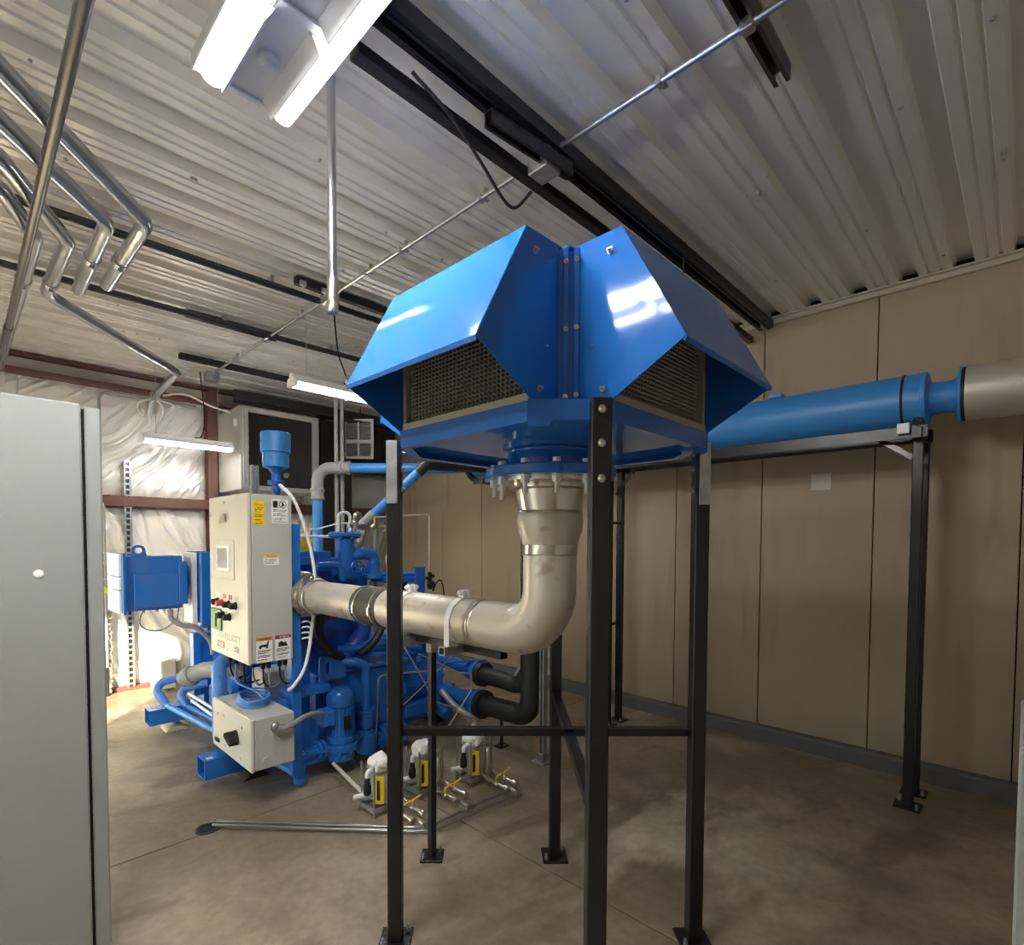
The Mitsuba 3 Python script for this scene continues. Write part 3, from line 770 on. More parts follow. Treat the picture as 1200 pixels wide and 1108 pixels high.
part(k, 'post', channel((2.955, 2.447, .02), (2.955, 2.447, 2.0), .042, .042, .004, (1, 0, 0)), 'm_galv', False)
part(k, 'foot', [box(2.89, 3.02, 2.39, 2.51, 0, .01, .003), box(2.925, 2.985, 2.42, 2.475, .01, .07, .004)], 'm_galv', False)
k = thing('pipe_stand', 'small black stand under the lower black insulated pipe', 'stand')
part(k, 'post', cyl((VX, 2.86, .01), (VX, 2.86, .205), .012, 10), 'm_black')
part(k, 'foot', box(VX - .05, VX + .05, 2.82, 2.90, 0, .012, .003), 'm_black', False)

# ------------------------------------------------------------------ air compressor package on its skid
k = thing('air_compressor', 'large blue air compressor package on a skid against the insulated wall', 'compressor')
CB = 'm_blue'
for y0_, y1_ in ((3.645, 3.80), (5.03, 5.19)):
    q = part(k, 'skid_tube', hollow(1.065, 3.25, y0_, y1_, .072, .198, .007, 0), CB, False)
    part(q, 'end_label', box(1.085, 1.125, y0_ + .02, y0_ + .06, .198, .1985), 'm_cabbeige', False)
    for x in (1.38 if y0_ < 4 else 1.26, 3.0):
        part(q, 'levelling_foot', [prism([(-.085, 0), (-.075, .012), (-.03, .035), (.03, .035), (.075, .012), (.085, 0)], (x, y0_ - .02, 0), X_, Z_, -(y1_ - y0_ + .04)), cyl((x, (y0_ + y1_) / 2, .03), (x, (y0_ + y1_) / 2, .075), .022, 12)], 'm_filterwire' if y0_ > 4 else 'm_blackmatte', 30)
for y in (3.70, 4.95):
    part(k, 'skid_beam', box(1.45, 3.2, y, y + .12, .198, .29, .004), CB, False)
# oil reservoir with lid, lug, fittings
part(k, 'oil_reservoir', box(1.72, 2.46, 3.45, 4.75, .10, .655, .012), CB, False)
part(k, 'reservoir_lid', box(1.70, 2.48, 3.42, 4.77, .655, .68, .005), CB, False)
for i in range(9):
    part(k, 'lid_bolt', [hexa((1.735 + i * .088, 3.437, .68), Z_, .010, .012)], 'm_bluedark', 30)
part(k, 'lifting_lug', prism(Polygon([(-.10, 0), (.10, 0), (.10, .17), (-.09, .17), (-.10, .15)]).difference(Polygon([(-.055, .055), (-.035, .045), (-.018, .055), (-.018, .115), (-.035, .128), (-.055, .115)])), (1.82, 3.40, .63), X_, Z_, -.018), CB, False)
part(k, 'panel_column', box(1.452, 1.515, 3.235, 3.315, .10, 1.70, .005), CB, False)
part(k, 'panel_column', box(1.60, 1.66, 3.42, 3.48, .10, .90, .005), CB, False)
part(k, 'column_bracket', box(1.45, 1.75, 3.30, 3.34, .12, .20, .004), CB, False)
part(k, 'column_bracket', box(1.45, 1.75, 3.30, 3.42, .58, .63, .004), CB, False)
# vertical oil pump motor
MX, MY = 1.818, 3.30
q = part(k, 'pump_motor', lathe([(.085, .225), (.094, .235), (.094, .262), (.082, .272), (.080, .29), (.080, .475), (.092, .482), (.094, .50), (.092, .545), (.080, .575), (.055, .595), (.03, .600)], (MX, MY, 0), Z_, 36), CB, 30)
for i in range(24):
    a = i * math.pi / 12
    d = np.array([math.cos(a), math.sin(a), 0])
    part(q, 'cooling_fin', obox(np.array([MX, MY, .38]) + d * .086, np.array([d, np.cross(Z_, d), Z_]), [.010, .0028, .098]), CB, False)
part(q, 'terminal_box', box(1.655, 1.742, MY - .075, MY + .03, .37, .475, .008), CB, False)
part(q, 'nameplate', box(MX - .028, MX + .022, MY - .101, MY - .096, .33, .42), 'm_blackmatte', False)
part(q, 'pump_head', [lathe([(.075, .10), (.092, .115), (.092, .17), (.11, .178), (.11, .205), (.088, .215), (.085, .23)], (MX, MY, 0), Z_, 28)], CB, 30)
for i in range(8):
    a = i * math.pi / 4 + .2
    part(q, 'pump_bolt', hexa((MX + .10 * math.cos(a), MY + .10 * math.sin(a), .155), Z_, .012, .06), CB, 30)
part(k, 'suction_pipe', tube([(MX, MY - .0, .15), (1.66, MY, .205), (1.53, MY, .205), (1.53, MY, .03)], .032, .05, 16), CB, 40)
part(k, 'pipe_flange', [flange((1.645, MY, .205), X_, .062, .014, 24), flange((1.675, MY, .205), X_, .062, .014, 24)] + bolts((1.64, MY, .205), X_, .05, 6, .008, -.004, .06), CB, 30)
part(k, 'elbow_collar', [cyl((1.53, MY, .13), (1.53, MY, .165), .041, 18), cyl((1.53, MY, .03), (1.53, MY, .07), .043, 18), cyl((1.555, MY, .205), (1.585, MY, .205), .041, 18)], CB, 30)
part(k, 'discharge_pipe', tube([(1.90, 3.42, .74), (1.98, 3.36, .735), (2.045, 3.345, .70), (2.045, 3.345, .24)], .033, .09, 18, 8), CB, 40)
part(k, 'pipe_flange', [flange((2.045, 3.345, .365), Z_, .066, .016, 24), flange((2.045, 3.345, .345), Z_, .066, .016, 24), lathe([(.05, .25), (.056, .26), (.056, .335), (.05, .345)], (2.045, 3.345, 0), Z_, 20)] + bolts((2.045, 3.345, 0), Z_, .053, 8, .009, .335, .395), CB, 30)
part(k, 'filter_bowl', [lathe([(.04, .06), (.07, .075), (.07, .20), (.055, .21), (.055, .245)], (2.05, 3.35, 0), Z_, 24), cyl((MX, MY, .19), (2.05, 3.35, .225), .035, 16)], CB, 30)
part(k, 'cross_pipe', tube([(1.93, 3.55, .80), (2.10, 3.50, .80), (2.16, 3.50, .79), (2.62, 3.50, .735)], .032, .05, 16), CB, 40)
part(k, 'pipe_union', [cyl((2.09, 3.50, .80), (2.14, 3.50, .796), .044, 18), box(2.12, 2.20, 3.47, 3.53, .82, .845, .004)], CB, 30)
part(k, 'valve_body', [lathe([(.035, 0), (.05, .01), (.05, .05), (.035, .06), (.03, .10), (.045, .11), (.045, .14)], (2.22, 3.36, .08), Z_, 20), cyl((2.15, 3.36, .14), (2.40, 3.36, .14), .045, 18), lathe([(.075, 0), (.075, .02)], (2.17, 3.36, .14), X_, 20), lathe([(.075, 0), (.075, .02)], (2.36, 3.36, .14), X_, 20)], CB, 30)
part(k, 'control_valve', [box(2.33, 2.42, 3.36, 3.44, .40, .50, .012), cyl((2.375, 3.36, .45), (2.375, 3.345, .45), .025, 16), box(2.35, 2.40, 3.37, 3.43, .36, .41, .005)], CB, 30)
# coolers: two shells lying across the skid
for y, z, r, x1 in ((3.86, .44, .27, 2.98), (4.42, .44, .27, 2.98)):
    q = part(k, 'cooler_shell', lathe([(r, 0), (r, x1 - 2.36 - .08), (r + .035, x1 - 2.36 - .075), (r + .035, x1 - 2.36 - .045), (r - .01, x1 - 2.36 - .04), (r - .02, x1 - 2.36)], (2.36, y, z), X_, 44), CB, 30)
    for i in range(14):
        a = i * 2 * math.pi / 14
        part(q, 'shell_bolt', hexa((x1 - .08, y + (r + .015) * math.cos(a), z + (r + .015) * math.sin(a)), X_, .014, .06), CB, 30)
part(k, 'cooler_dome', lathe([(.16, 0), (.16, .09), (.20, .095), (.20, .125), (.16, .13), (.155, .15)], (2.72, 3.80, .64), Z_, 36), CB, 30)
for i in range(10):
    a = i * math.pi / 5
    part(k, 'dome_bolt', hexa((2.72 + .18 * math.cos(a), 3.80 + .18 * math.sin(a), .725), Z_, .013, .06), CB, 30)
part(k, 'cooler_foot', [box(2.5, 2.6, 3.55, 4.7, .198, .32, .006), box(2.84, 2.92, 3.55, 4.7, .198, .32, .006)], CB, False)
part(k, 'drain_boss', [cyl((2.86, 3.62, .20), (2.86, 3.40, .14), .05, 18), cyl((2.95, 3.70, .22), (3.08, 3.55, .18), .055, 18), box(2.45, 2.75, 3.42, 3.5, .20, .30, .01)], CB, 30)
# gear case and stage casings
part(k, 'gear_case', box(1.74, 2.36, 3.80, 4.65, .68, 1.40, .03), CB, False)
part(k, 'gear_case_flange', box(1.72, 2.38, 3.78, 4.67, 1.0, 1.03, .006), CB, False)
part(k, 'top_plate', [box(1.74, 1.98, 3.72, 3.80, 1.36, 1.52, .006), box(1.76, 2.2, 3.8, 4.1, 1.40, 1.46, .01)], CB, False)
th = np.linspace(0, 1.9 * math.pi, 40)
vol = np.stack([1.90 + (.20 + .01 * th) * np.cos(th + 2.2), 0 * th + 3.56, .94 + (.16 + .012 * th) * np.sin(th + 2.2)], -1)
part(k, 'volute', tube(vol, .05, n=16, radii=.035 + .055 * th / th.max()), 'm_bluedark', True)
part(k, 'volute_back', [lathe([(.20, 0), (.20, .08), (.10, .12)], (1.92, 3.70, .94), -Y_, 36), lathe([(.10, .0), (.11, .14), (.09, .15)], (1.56, 3.34, RZ), Y_, 30)], 'm_bluedark', 30)
part(k, 'inlet_guide_housing', [lathe([(.11, 3.48), (.15, 3.50), (.15, 3.62), (.20, 3.64), (.20, 3.80), (.10, 3.82)], (RX + .02, 0, RZ - .02), Y_, 36)], CB, 30)
part(k, 'flex_hose', tube(spline([(1.74, 3.42, 1.10), (1.72, 3.40, .95), (1.78, 3.38, .84), (1.90, 3.42, .77)]), .03, n=14), 'm_blackrubber', True)
part(k, 'flex_hose', tube(spline([(2.20, 3.42, 1.12), (2.22, 3.40, .98), (2.14, 3.38, .86), (2.04, 3.42, .77)]), .028, n=14), 'm_blackrubber', True)
part(k, 'red_cap', [cyl((1.80, 3.42, 1.075), (1.86, 3.42, 1.075), .026, 14), cyl((1.92, 3.42, 1.07), (2.02, 3.42, 1.065), .016, 12)], 'm_maroon', 30)
# valves above the inlet pipe
VXX, VYY = 2.13, 3.78
q = part(k, 'check_valve', lathe([(.085, 1.30), (.09, 1.32), (.078, 1.35), (.075, 1.60), (.085, 1.625), (.125, 1.632), (.127, 1.655), (.115, 1.66)], (VXX, VYY, 0), Z_, 36), CB, 30)
for i in range(8):
    a = i * math.pi / 4
    part(q, 'valve_bolt', hexa((VXX + .105 * math.cos(a), VYY + .105 * math.sin(a), 1.615), Z_, .012, .055), CB, 30)
part(k, 'side_valve', [tube([(VXX, VYY, 1.46), (2.25, 3.74, 1.50), (2.36, 3.74, 1.49), (2.36, 3.74, 1.36)], .048, .05, 18), lathe([(.06, 1.29), (.085, 1.30), (.085, 1.33), (.05, 1.34), (.055, 1.42), (.05, 1.43)], (2.36, 3.74, 0), Z_, 28)], CB, 30)
part(k, 'riser_stub', [cyl((2.30, 3.98, 1.40), (2.30, 3.98, 1.66), .035, 16), cyl((2.30, 3.98, 1.66), (2.30, 3.98, 1.74), .037, 16)], CB, 30)
q = part(k, 'handwheel', [lathe([(.044, -.006), (.052, 0), (.044, .006), (.038, 0), (.044, -.006)], (2.14, 3.62, 1.40), -Y_, 28, caps=False), cyl((2.14, 3.62, 1.40), (2.14, 3.70, 1.40), .014, 10), beam((2.10, 3.62, 1.40), (2.18, 3.62, 1.40), .012, .008), beam((2.14, 3.62, 1.36), (2.14, 3.62, 1.44), .012, .008)], CB, 30)
part(k, 'loop_pipe', tube([(1.80, 3.62, 1.32), (1.80, 3.62, 1.42), (2.0, 3.62, 1.42), (2.02, 3.62, 1.30)], .026, .06, 14), CB, 40)
part(k, 'blue_cover', [box(2.40, 2.75, 3.55, 3.85, 1.26, 1.31, .006), box(2.43, 2.72, 3.58, 3.82, 1.31, 1.335, .006)], CB, False)
part(k, 'cover_stand', [box(2.46, 2.52, 3.62, 3.68, .66, 1.26), box(2.62, 2.68, 3.72, 3.78, .66, 1.26)], CB, False)
part(k, 'coupling_guard', [lathe([(.07, 0), (.10, .02), (.10, .05), (.085, .055), (.085, .07), (.10, .075), (.10, .11), (.07, .13)], (1.915, 4.05, 1.56), Y_, 26), box(1.86, 1.97, 4.06, 4.16, 1.42, 1.49)], 'm_yellow', 30, 'yellow guard')
part(k, 'beam', box(1.50, 1.80, 3.66, 3.74, 1.42, 1.48, .004), CB, False)
# discharge end: two blue stub pipes with lever valves to the insulated pipe
for zc, r, y1_, off in ((.545, .052, 3.06, 0), (.288, .062, 3.06, 0)):
    part(k, 'outlet_pipe', tube([(VX, 3.62, zc + .015), (VX, y1_ + .03, zc)], r, n=20), CB, 40)
    q = part(k, 'butterfly_valve', [flange((VX, 3.10, zc), Y_, r + .045, .04, 28), flange((VX, 3.20, zc), Y_, r + .03, .018, 28)] + bolts((VX, 3.07, zc), Y_, r + .03, 6, .009, 0, .085), CB, 30)
    if r < .06:
        part(q, 'lever', [cyl((VX, 3.12, zc + .06), (VX, 3.12, zc + .098), .014, 10), beam((VX + .05, 3.08, zc + .092), (VX - .24, 3.26, zc + .084), .032, .010, b=.002)], 'm_bluedark', 30)
    else:
        part(q, 'lever', [beam((VX + .0, 3.06, zc - .05), (VX + .10, 2.93, zc - .06), .016, .006)], 'm_yellow', False, 'yellow lever')
part(k, 'flex_connector', tube(spline([(2.80, 3.42, .36), (2.84, 3.32, .26), (2.88, 3.24, .20), (2.90, 3.10, .17), (2.80, 3.02, .15)]), .025, n=12), 'm_steelpipe', True)
part(k, 'impulse_line', tube([(2.40, 3.2, .76), (2.66, 3.05, .60), (2.74, 2.98, .585), (2.74, 2.98, .46), (2.58, 3.08, .17)], .006, .02, 8), 'm_stainless', 40)
part(k, 'impulse_line', tube([(2.30, 3.25, .83), (2.42, 3.2, .60), (2.52, 3.15, .38), (2.70, 3.10, .30)], .006, .02, 8), 'm_stainless', 40)
part(k, 'impulse_line', tube([(2.20, 3.28, .30), (2.42, 3.18, .50), (2.62, 3.08, .72)], .005, .02, 8), 'm_stainless', 40)
part(k, 'impulse_line', tube([(2.12, 3.34, .10), (2.12, 3.30, .60), (2.16, 3.30, .62), (2.62, 3.20, .60)], .007, .03, 8), 'm_stainless', 40)
# left end, lit from the open door
part(k, 'motor_body', [lathe([(.26, 0), (.29, .03), (.29, .75), (.26, .80)], (1.50, 4.62, .58), X_, 40), box(1.55, 2.25, 4.35, 4.9, .2, .36, .01)], CB, 30)
for i in range(14):
    a = math.radians(100 + i * 13)
    d = np.array([0, math.cos(a), math.sin(a)])
    part(k, 'motor_fin', obox(np.array([1.9, 4.62, .58]) + d * .30, np.array([X_, d, np.cross(X_, d)]), [.35, .018, .005]), CB, False)
part(k, 'cooling_pipe', tube([(1.24, 3.9, .25), (1.24, 3.9, .62), (1.30, 4.1, .72), (1.6, 4.2, .72)], .05, .14, 18), 'm_bluehose', 40)
part(k, 'water_pipe', cyl((1.17, 4.97, .245), (1.475, 3.26, .125), .024, 16), 'm_bluelight', 40)
part(k, 'water_pipe', cyl((1.29, 4.83, .235), (1.53, 3.36, .135), .024, 16), 'm_bluelight', 40)
part(k, 'rubber_hose', tube([(1.17, 4.97, .245), (1.10, 5.10, .40), (1.36, 5.10, .43)], .032, .08, 16), 'm_bluehose', 40)
part(k, 'rubber_hose', tube([(1.29, 4.83, .235), (1.24, 4.92, .36), (1.45, 4.85, .40)], .032, .07, 16), 'm_bluehose', 40)
part(k, 'tube_line', [cyl((1.24, 4.6, .40), (1.30, 3.9, .36), .012, 10)], 'm_white', 40)
part(k, 'tube_line', [cyl((1.26, 4.6, .34), (1.30, 3.9, .30), .012, 10)], 'm_white', 40)
part(k, 'filter_canister', [lathe([(.04, .22), (.05, .24), (.05, .44), (.035, .46)], (1.42, 4.55, 0), Z_, 18)], CB, 30)
part(k, 'filter_canister', [lathe([(.04, .22), (.05, .24), (.05, .44), (.035, .46)], (1.38, 4.30, 0), Z_, 18)], CB, 30)
part(k, 'filter_canister', [lathe([(.04, .22), (.05, .24), (.05, .44), (.035, .46)], (1.46, 4.15, 0), Z_, 18)], CB, 30)
part(k, 'grey_elbow', [tube([(1.20, 4.60, .52), (1.30, 4.45, .60), (1.36, 4.25, .64), (1.5, 4.15, .64)], .062, .1, 18), lathe([(.07, 0), (.078, .01), (.078, .05), (.07, .06)], (1.22, 4.57, .535), unit([.5, -.75, .4]), 22)], 'm_greypvc', 40)
part(k, 'end_frame', [box(1.36, 1.42, 4.9, 5.0, .29, .80, .005), box(1.36, 1.9, 4.9, 5.0, .74, .82, .005), box(1.40, 1.9, 4.92, 4.98, .29, .76, .004)], CB, False)
for y in (4.62, 4.95):
    part(k, 'support_plate', box(1.345, 1.475, y, y + .05, .90, 1.505, .005), CB, False)
part(k, 'support_plate', box(1.30, 1.34, 4.70, 4.92, .93, 1.50, .004), 'm_white', False)  # white paints the sunlit sides of the blue support plates
part(k, 'grey_box', box(1.50, 1.74, 3.80, 4.02, .46, .66, .006), 'm_cabbeige', False)

k = thing('terminal_box', 'big blue motor terminal box with lifting eye before the sunlit insulation', 'electrical box')
part(k, 'body', box(.855, 1.235, 4.70, 5.10, 1.065, 1.475, .006), 'm_bluegloss', False)
part(k, 'cover', box(.905, 1.20, 4.665, 4.70, 1.085, 1.345, .005), 'm_bluegloss', False)
for x in (.845, .86):
    pass
part(k, 'back_flange', box(.838, .858, 4.66, 5.14, 1.045, 1.50, .003), 'm_bluegloss', False)
part(k, 'sunlit_end_plate', [box(.82, .838, 4.72, 5.14, 1.05, 1.22, .002), box(.82, .838, 4.72, 5.14, 1.228, 1.32, .002), box(.82, .838, 4.72, 5.14, 1.328, 1.495, .002)], 'm_white', False)  # sunlight on the left face of the blue box, put in as white colour
part(k, 'lifting_eye', prism(Polygon([(-.055, 0), (-.045, .03)] + [(.045 * math.cos(a), .045 + .04 * math.sin(a)) for a in np.linspace(math.pi * .95, .05, 12)] + [(.045, .03), (.055, 0)]).difference(Polygon([(.026 * math.cos(a), .043 + .024 * math.sin(a)) for a in np.linspace(0, 2 * math.pi, 18)[:-1]])), (.965, 4.80, 1.474), X_, Z_, -.02), 'm_bluegloss', False)
part(k, 'neck', [box(1.235, 1.275, 4.70, 5.0, 1.16, 1.40, .006), cyl((1.27, 4.84, 1.28), (1.36, 4.84, 1.28), .085, 24)], 'm_bluedark', 30)
part(k, 'neck_step', box(1.20, 1.26, 4.66, 5.0, 1.10, 1.43, .005), 'm_bluegloss', False)
for i in range(6):
    part(k, 'cable_gland', [cyl((.93 + i * .045, 4.74, 1.045), (.93 + i * .045, 4.74, 1.07), .012, 10)], 'm_white' if i % 2 == 0 else 'm_galv', 30)
k = thing('flexible_conduit', 'grey flexible conduit drooping from the blue terminal box', 'conduit')
part(k, 'hose', tube(spline([(1.155, 4.74, 1.05), (1.165, 4.74, .98), (1.22, 4.72, .93), (1.32, 4.70, .90), (1.40, 4.70, .82), (1.44, 4.70, .74), (1.45, 4.70, .66)]), .020, n=12), 'm_greypvc', True)
k = thing('cable', 'thin grey cable loop hanging under the blue terminal box', 'cable')
part(k, 'cord', tube(spline([(.98, 4.78, 1.06), (.96, 4.78, .96), (1.02, 4.78, .90), (1.12, 4.78, .90), (1.20, 4.76, .97), (1.22, 4.76, 1.06)]), .005, n=6), 'm_greypvc', True)

# ------------------------------------------------------------------ control cabinet
k = thing('control_cabinet', 'tall beige control cabinet with screen and push buttons on the blue compressor', 'cabinet')
QX, QY = 1.175, 3.20
part(k, 'body', box(QX + .028, 1.445, QY, 3.845, .868, 1.871, .006), 'm_cabgrey', False)
dr_ = part(k, 'door', box(QX, QX + .024, QY - .004, 3.85, .864, 1.875, .006), 'm_cabbeige', False)
part(dr_, 'handle', [prism([(-.095, -.04), (-.06, .035), (.06, .045), (.095, .045), (.10, -.045)], (QX, 3.58, 1.732), -Y_, Z_, -.012), prism([(-.06, -.02), (-.04, .015), (.05, .025), (.05, -.02)], (QX - .012, 3.58, 1.732), -Y_, Z_, -.012)], 'm_stainless', False, 'chrome handle')
part(dr_, 'screen_frame', box(QX - .006, QX, 3.40, 3.72, 1.355, 1.60, .002), 'm_cabbeige', False)
part(dr_, 'screen_bezel', box(QX - .018, QX - .004, 3.455, 3.665, 1.405, 1.565, .003), 'm_white', False)
part(dr_, 'screen', box(QX - .020, QX - .017, 3.475, 3.645, 1.425, 1.55), 'm_screen', False)
for y, z, m in ((3.70, 1.203, 'm_blackmatte'), (3.62, 1.20, 'm_red'), (3.50, 1.20, 'm_blackmatte'), (3.385, 1.20, 'm_blackmatte'), (3.60, 1.125, 'm_blackmatte'), (3.49, 1.122, 'm_blackmatte')):
    part(dr_, 'push_button', [lathe([(.024, 0), (.024, .006)], (QX, y, z), -X_, 18), lathe([(.019, .006), (.019, .035), (.014, .04)], (QX, y, z), -X_, 18)], m, 30)
for y, z, m in ((3.69, 1.247, 'm_white'), (3.575, 1.246, 'm_orange'), (3.475, 1.246, 'm_red'), (3.37, 1.246, 'm_cabgrey'), (3.37, 1.166, 'm_cabgrey'), (3.60, 1.166, 'm_white'), (3.49, 1.166, 'm_white')):
    part(dr_, 'legend_plate', box(QX - .002, QX + .001, y - .028, y + .028, z - .014, z + .014), m, False)
part(dr_, 'lockout_tag', box(QX - .010, QX - .002, 3.625, 3.815, 1.02, 1.155, .002), 'm_green', False, 'green lockout plate')
part(dr_, 'lockout_tag', box(QX - .011, QX - .009, 3.70, 3.73, 1.04, 1.125), 'm_blackmatte', False)
part(dr_, 'lettering', [text_on('FS-ELLIOTT', .040, (QX, 3.70, .975), -Y_, Z_, .0012, .38)], 'm_paleink', False)
part(dr_, 'red_label', box(QX - .0015, QX + .001, 3.59, 3.72, .912, .952), 'm_red', False)
for i, z in enumerate((.94, .932, .922)):
    part(dr_, 'label_line', box(QX - .0022, QX - .001, 3.605, 3.705 - i * .01, z - .0018, z + .0018), 'm_white', False)
for i in range(4):
    part(dr_, 'small_print', box(QX - .001, QX + .001, 3.335, 3.43 - (i % 2) * .03, .918 + i * .010, .921 + i * .010), 'm_ink', False)
for y, z in ((3.815, 1.757), (3.81, 1.36), (3.81, .97), (3.565, 1.835), (3.55, .91)):
    part(dr_, 'door_screw', lathe([(.011, 0), (.009, .004)], (QX, y, z), -X_, 10), 'm_galv', 30)
def sticker(parent, name, x0, x1, z0, z1, m, y, label=None):
    return part(parent, name, box(x0, x1, y - .0015, y + .001, z0, z1), m, False, label)
def lines(parent, x0, x1, zs, y, m='m_ink', h=.0016):
    for i, z in enumerate(zs):
        part(parent, 'print_line', box(x0, x1 - (x1 - x0) * (.0, .12, .3)[i % 3], y - .0024, y - .001, z - h, z + h), m, False)
y = QY
s_ = sticker(k, 'yellow_label', 1.213, 1.278, 1.688, 1.834, 'm_yellow', y, 'yellow warning label')
part(s_, 'lettering', text_on('CAUTION', .009, (1.222, y - .0015, 1.803), X_, Z_, .001, .047), 'm_ink', False)
lines(s_, 1.222, 1.27, (1.79, 1.778, 1.766, 1.75, 1.738, 1.72, 1.70), y)
s_ = sticker(k, 'white_label', 1.322, 1.42, 1.70, 1.845, 'm_white', y)
part(s_, 'pictogram', [box(1.328, 1.357, y - .0024, y - .001, 1.795, 1.835), lathe([(.0225, .001), (.0225, .0022), (.0185, .0022), (.0185, .001)], (1.388, y, 1.815), -Y_, 26, caps=False), prism([(-.010, -.015), (.013, -.006), (-.002, .016)], (1.388, y - .001, 1.815), X_, Z_, .0014)], 'm_ink', False)
lines(s_, 1.328, 1.414, (1.782, 1.772, 1.757, 1.747, 1.732, 1.722, 1.710), y)
s_ = sticker(k, 'caution_label', 1.270, 1.362, 1.452, 1.512, 'm_white', y)
sticker(s_, 'header', 1.270, 1.362, 1.494, 1.512, 'm_yellow', y - .001)
part(s_, 'lettering', text_on('CAUTION', .010, (1.286, y - .0025, 1.498), X_, Z_, .001, .06), 'm_ink', False)
lines(s_, 1.276, 1.354, (1.484, 1.474, 1.462), y)
for x0, x1, hm, word in ((1.221, 1.316, 'm_orange', 'WARNING'), (1.334, 1.428, 'm_maroon', 'DANGER')):
    s_ = sticker(k, 'warning_label', x0, x1, .872, 1.022, 'm_white', y)
    sticker(s_, 'header', x0, x1, 1.002, 1.022, hm, y - .001)
    part(s_, 'lettering', text_on(word, .011, (x0 + .022, y - .0025, 1.0065), X_, Z_, .001, .062), 'm_ink' if word == 'WARNING' else 'm_white', False)
    pic = [(-.03, -.018), (-.03, .002), (-.01, .006), (.012, .006), (.022, .026), (.03, .026), (.022, -.002), (.018, -.018), (.010, -.018), (.008, -.008), (-.018, -.008), (-.02, -.018)] if word == 'WARNING' else [(-.03, -.018), (-.026, .006), (-.01, .016), (.006, .004), (.016, .010), (.03, -.018)]
    part(s_, 'pictogram', prism(pic, ((x0 + x1) / 2, y - .0015, .972), X_, Z_, .001), 'm_ink', False)
    lines(s_, x0 + .008, x1 - .008, (.942, .934, .926, .912, .904, .888), y)
for i, (x, yy) in enumerate(((1.20, 3.60), (1.20, 3.50), (1.22, 3.42), (1.24, 3.33), (1.27, 3.25), (1.30, 3.24), (1.37, 3.25), (1.41, 3.26))):
    part(k, 'cable_gland', cyl((x + .01, yy, .825), (x + .01, yy, .872), .013, 10), 'm_blackmatte', 30)
    part(k, 'cable', tube(spline([(x + .01, yy, .83), (x + .015, yy, .76 - .02 * (i % 3)), (x + .06, yy + .03, .70), (x + .14, yy + .10, .69 + .02 * (i % 2))]), .0055, n=6), ('m_blackmatte', 'm_greypvc')[i % 2], True)
part(k, 'wire_bundle', [tube(spline([(1.515, 3.25, 1.08 - i * .035), (1.555, 3.22, 1.085 - i * .035), (1.58, 3.23, 1.05 - i * .035), (1.57, 3.25, .98)]), .007, n=6) for i in range(4)], 'm_white', True)
part(k, 'terminal_strip', box(1.516, 1.53, 3.24, 3.30, .94, 1.10), 'm_blackmatte', False)

# vent silencer above the cabinet and its hose
k = thing('vent_silencer', 'light blue cylinder silencer standing above the beige control cabinet', 'silencer')
sx_, sy_ = 1.56, 3.70
part(k, 'upper_can', lathe([(.088, 2.20), (.098, 2.205), (.098, 2.335), (.092, 2.342)], (sx_, sy_, 0), Z_, 36), 'm_bluelight', 30)
part(k, 'lower_can', lathe([(.07, 2.098), (.086, 2.105), (.086, 2.20)], (sx_, sy_, 0), Z_, 36), 'm_bluelight', 30)
part(k, 'neck', lathe([(.035, 2.0), (.03, 2.02), (.03, 2.06), (.045, 2.085), (.06, 2.10)], (sx_, sy_, 0), Z_, 24), 'm_blue', 30)
part(k, 'flange', [flange((sx_, sy_, 1.985), Z_, .055, .012, 24), flange((sx_, sy_, 2.0), Z_, .055, .012, 24)], 'm_blue', 30)
part(k, 'elbow', tube([(sx_, sy_, 1.985), (sx_, sy_, 1.93), (sx_ + .03, sy_ + .1, 1.90)], .03, .04, 14), 'm_blue', 30)
part(k, 'stem', cyl((sx_ + .03, sy_ + .1, 1.91), (sx_ + .03, sy_ + .1, 1.40), .028, 14), 'm_blue', 30)
part(k, 'gauge', lathe([(.018, 0), (.018, .02)], (sx_ + .055, sy_ - .03, 2.05), -Y_, 16), 'm_stainless', 30)
k = thing('strut_post', 'short grey strut post standing behind the top of the beige control cabinet', 'post')
part(k, 'post', channel((1.318, 3.45, 1.40), (1.318, 3.45, 2.07), .042, .042, .004, (0, 1, 0)), 'm_galv', False)
part(k, 'bracket', [box(1.34, 1.44, 3.42, 3.50, 1.86, 1.90, .003)], 'm_galv', False)
k = thing('hose', 'white hose looping down beside the control cabinet from the silencer', 'hose')
part(k, 'tube', tube(spline([(1.44, 3.36, 1.95), (1.47, 3.27, 1.88), (1.50, 3.22, 1.78), (1.555, 3.20, 1.58), (1.585, 3.19, 1.36), (1.57, 3.19, 1.09), (1.52, 3.19, .82), (1.45, 3.20, .70), (1.44, 3.26, .66)]), .011, n=10), 'm_white', True)

# starter box lower down
k = thing('starter_box', 'small beige electrical box with rotary switch below the control cabinet', 'electrical box')
part(k, 'body', box(1.172, 1.405, 3.10, 3.742, .268, .570, .006), 'm_cabgrey', False)
d_ = part(k, 'door', box(1.147, 1.169, 3.097, 3.745, .264, .574, .006), 'm_cabbeige', False)
part(d_, 'rotary_switch', [lathe([(.045, 0), (.045, .008)], (1.147, 3.33, .415), -X_, 24), obox((1.118, 3.33, .415), np.array([X_, unit([0, 1, .35]), unit([0, -.35, 1])]), [.028, .055, .016], .006)], 'm_blackmatte', 30)
part(d_, 'key_lock', box(1.137, 1.148, 3.62, 3.69, .305, .33, .004), 'm_blackmatte', False)
for y, z in ((3.64, .49), (3.54, .50), (3.52, .32), (3.26, .31), (3.235, .50)):
    part(d_, 'door_screw', lathe([(.009, 0), (.007, .004)], (1.147, y, z), -X_, 10), 'm_galv', 30)
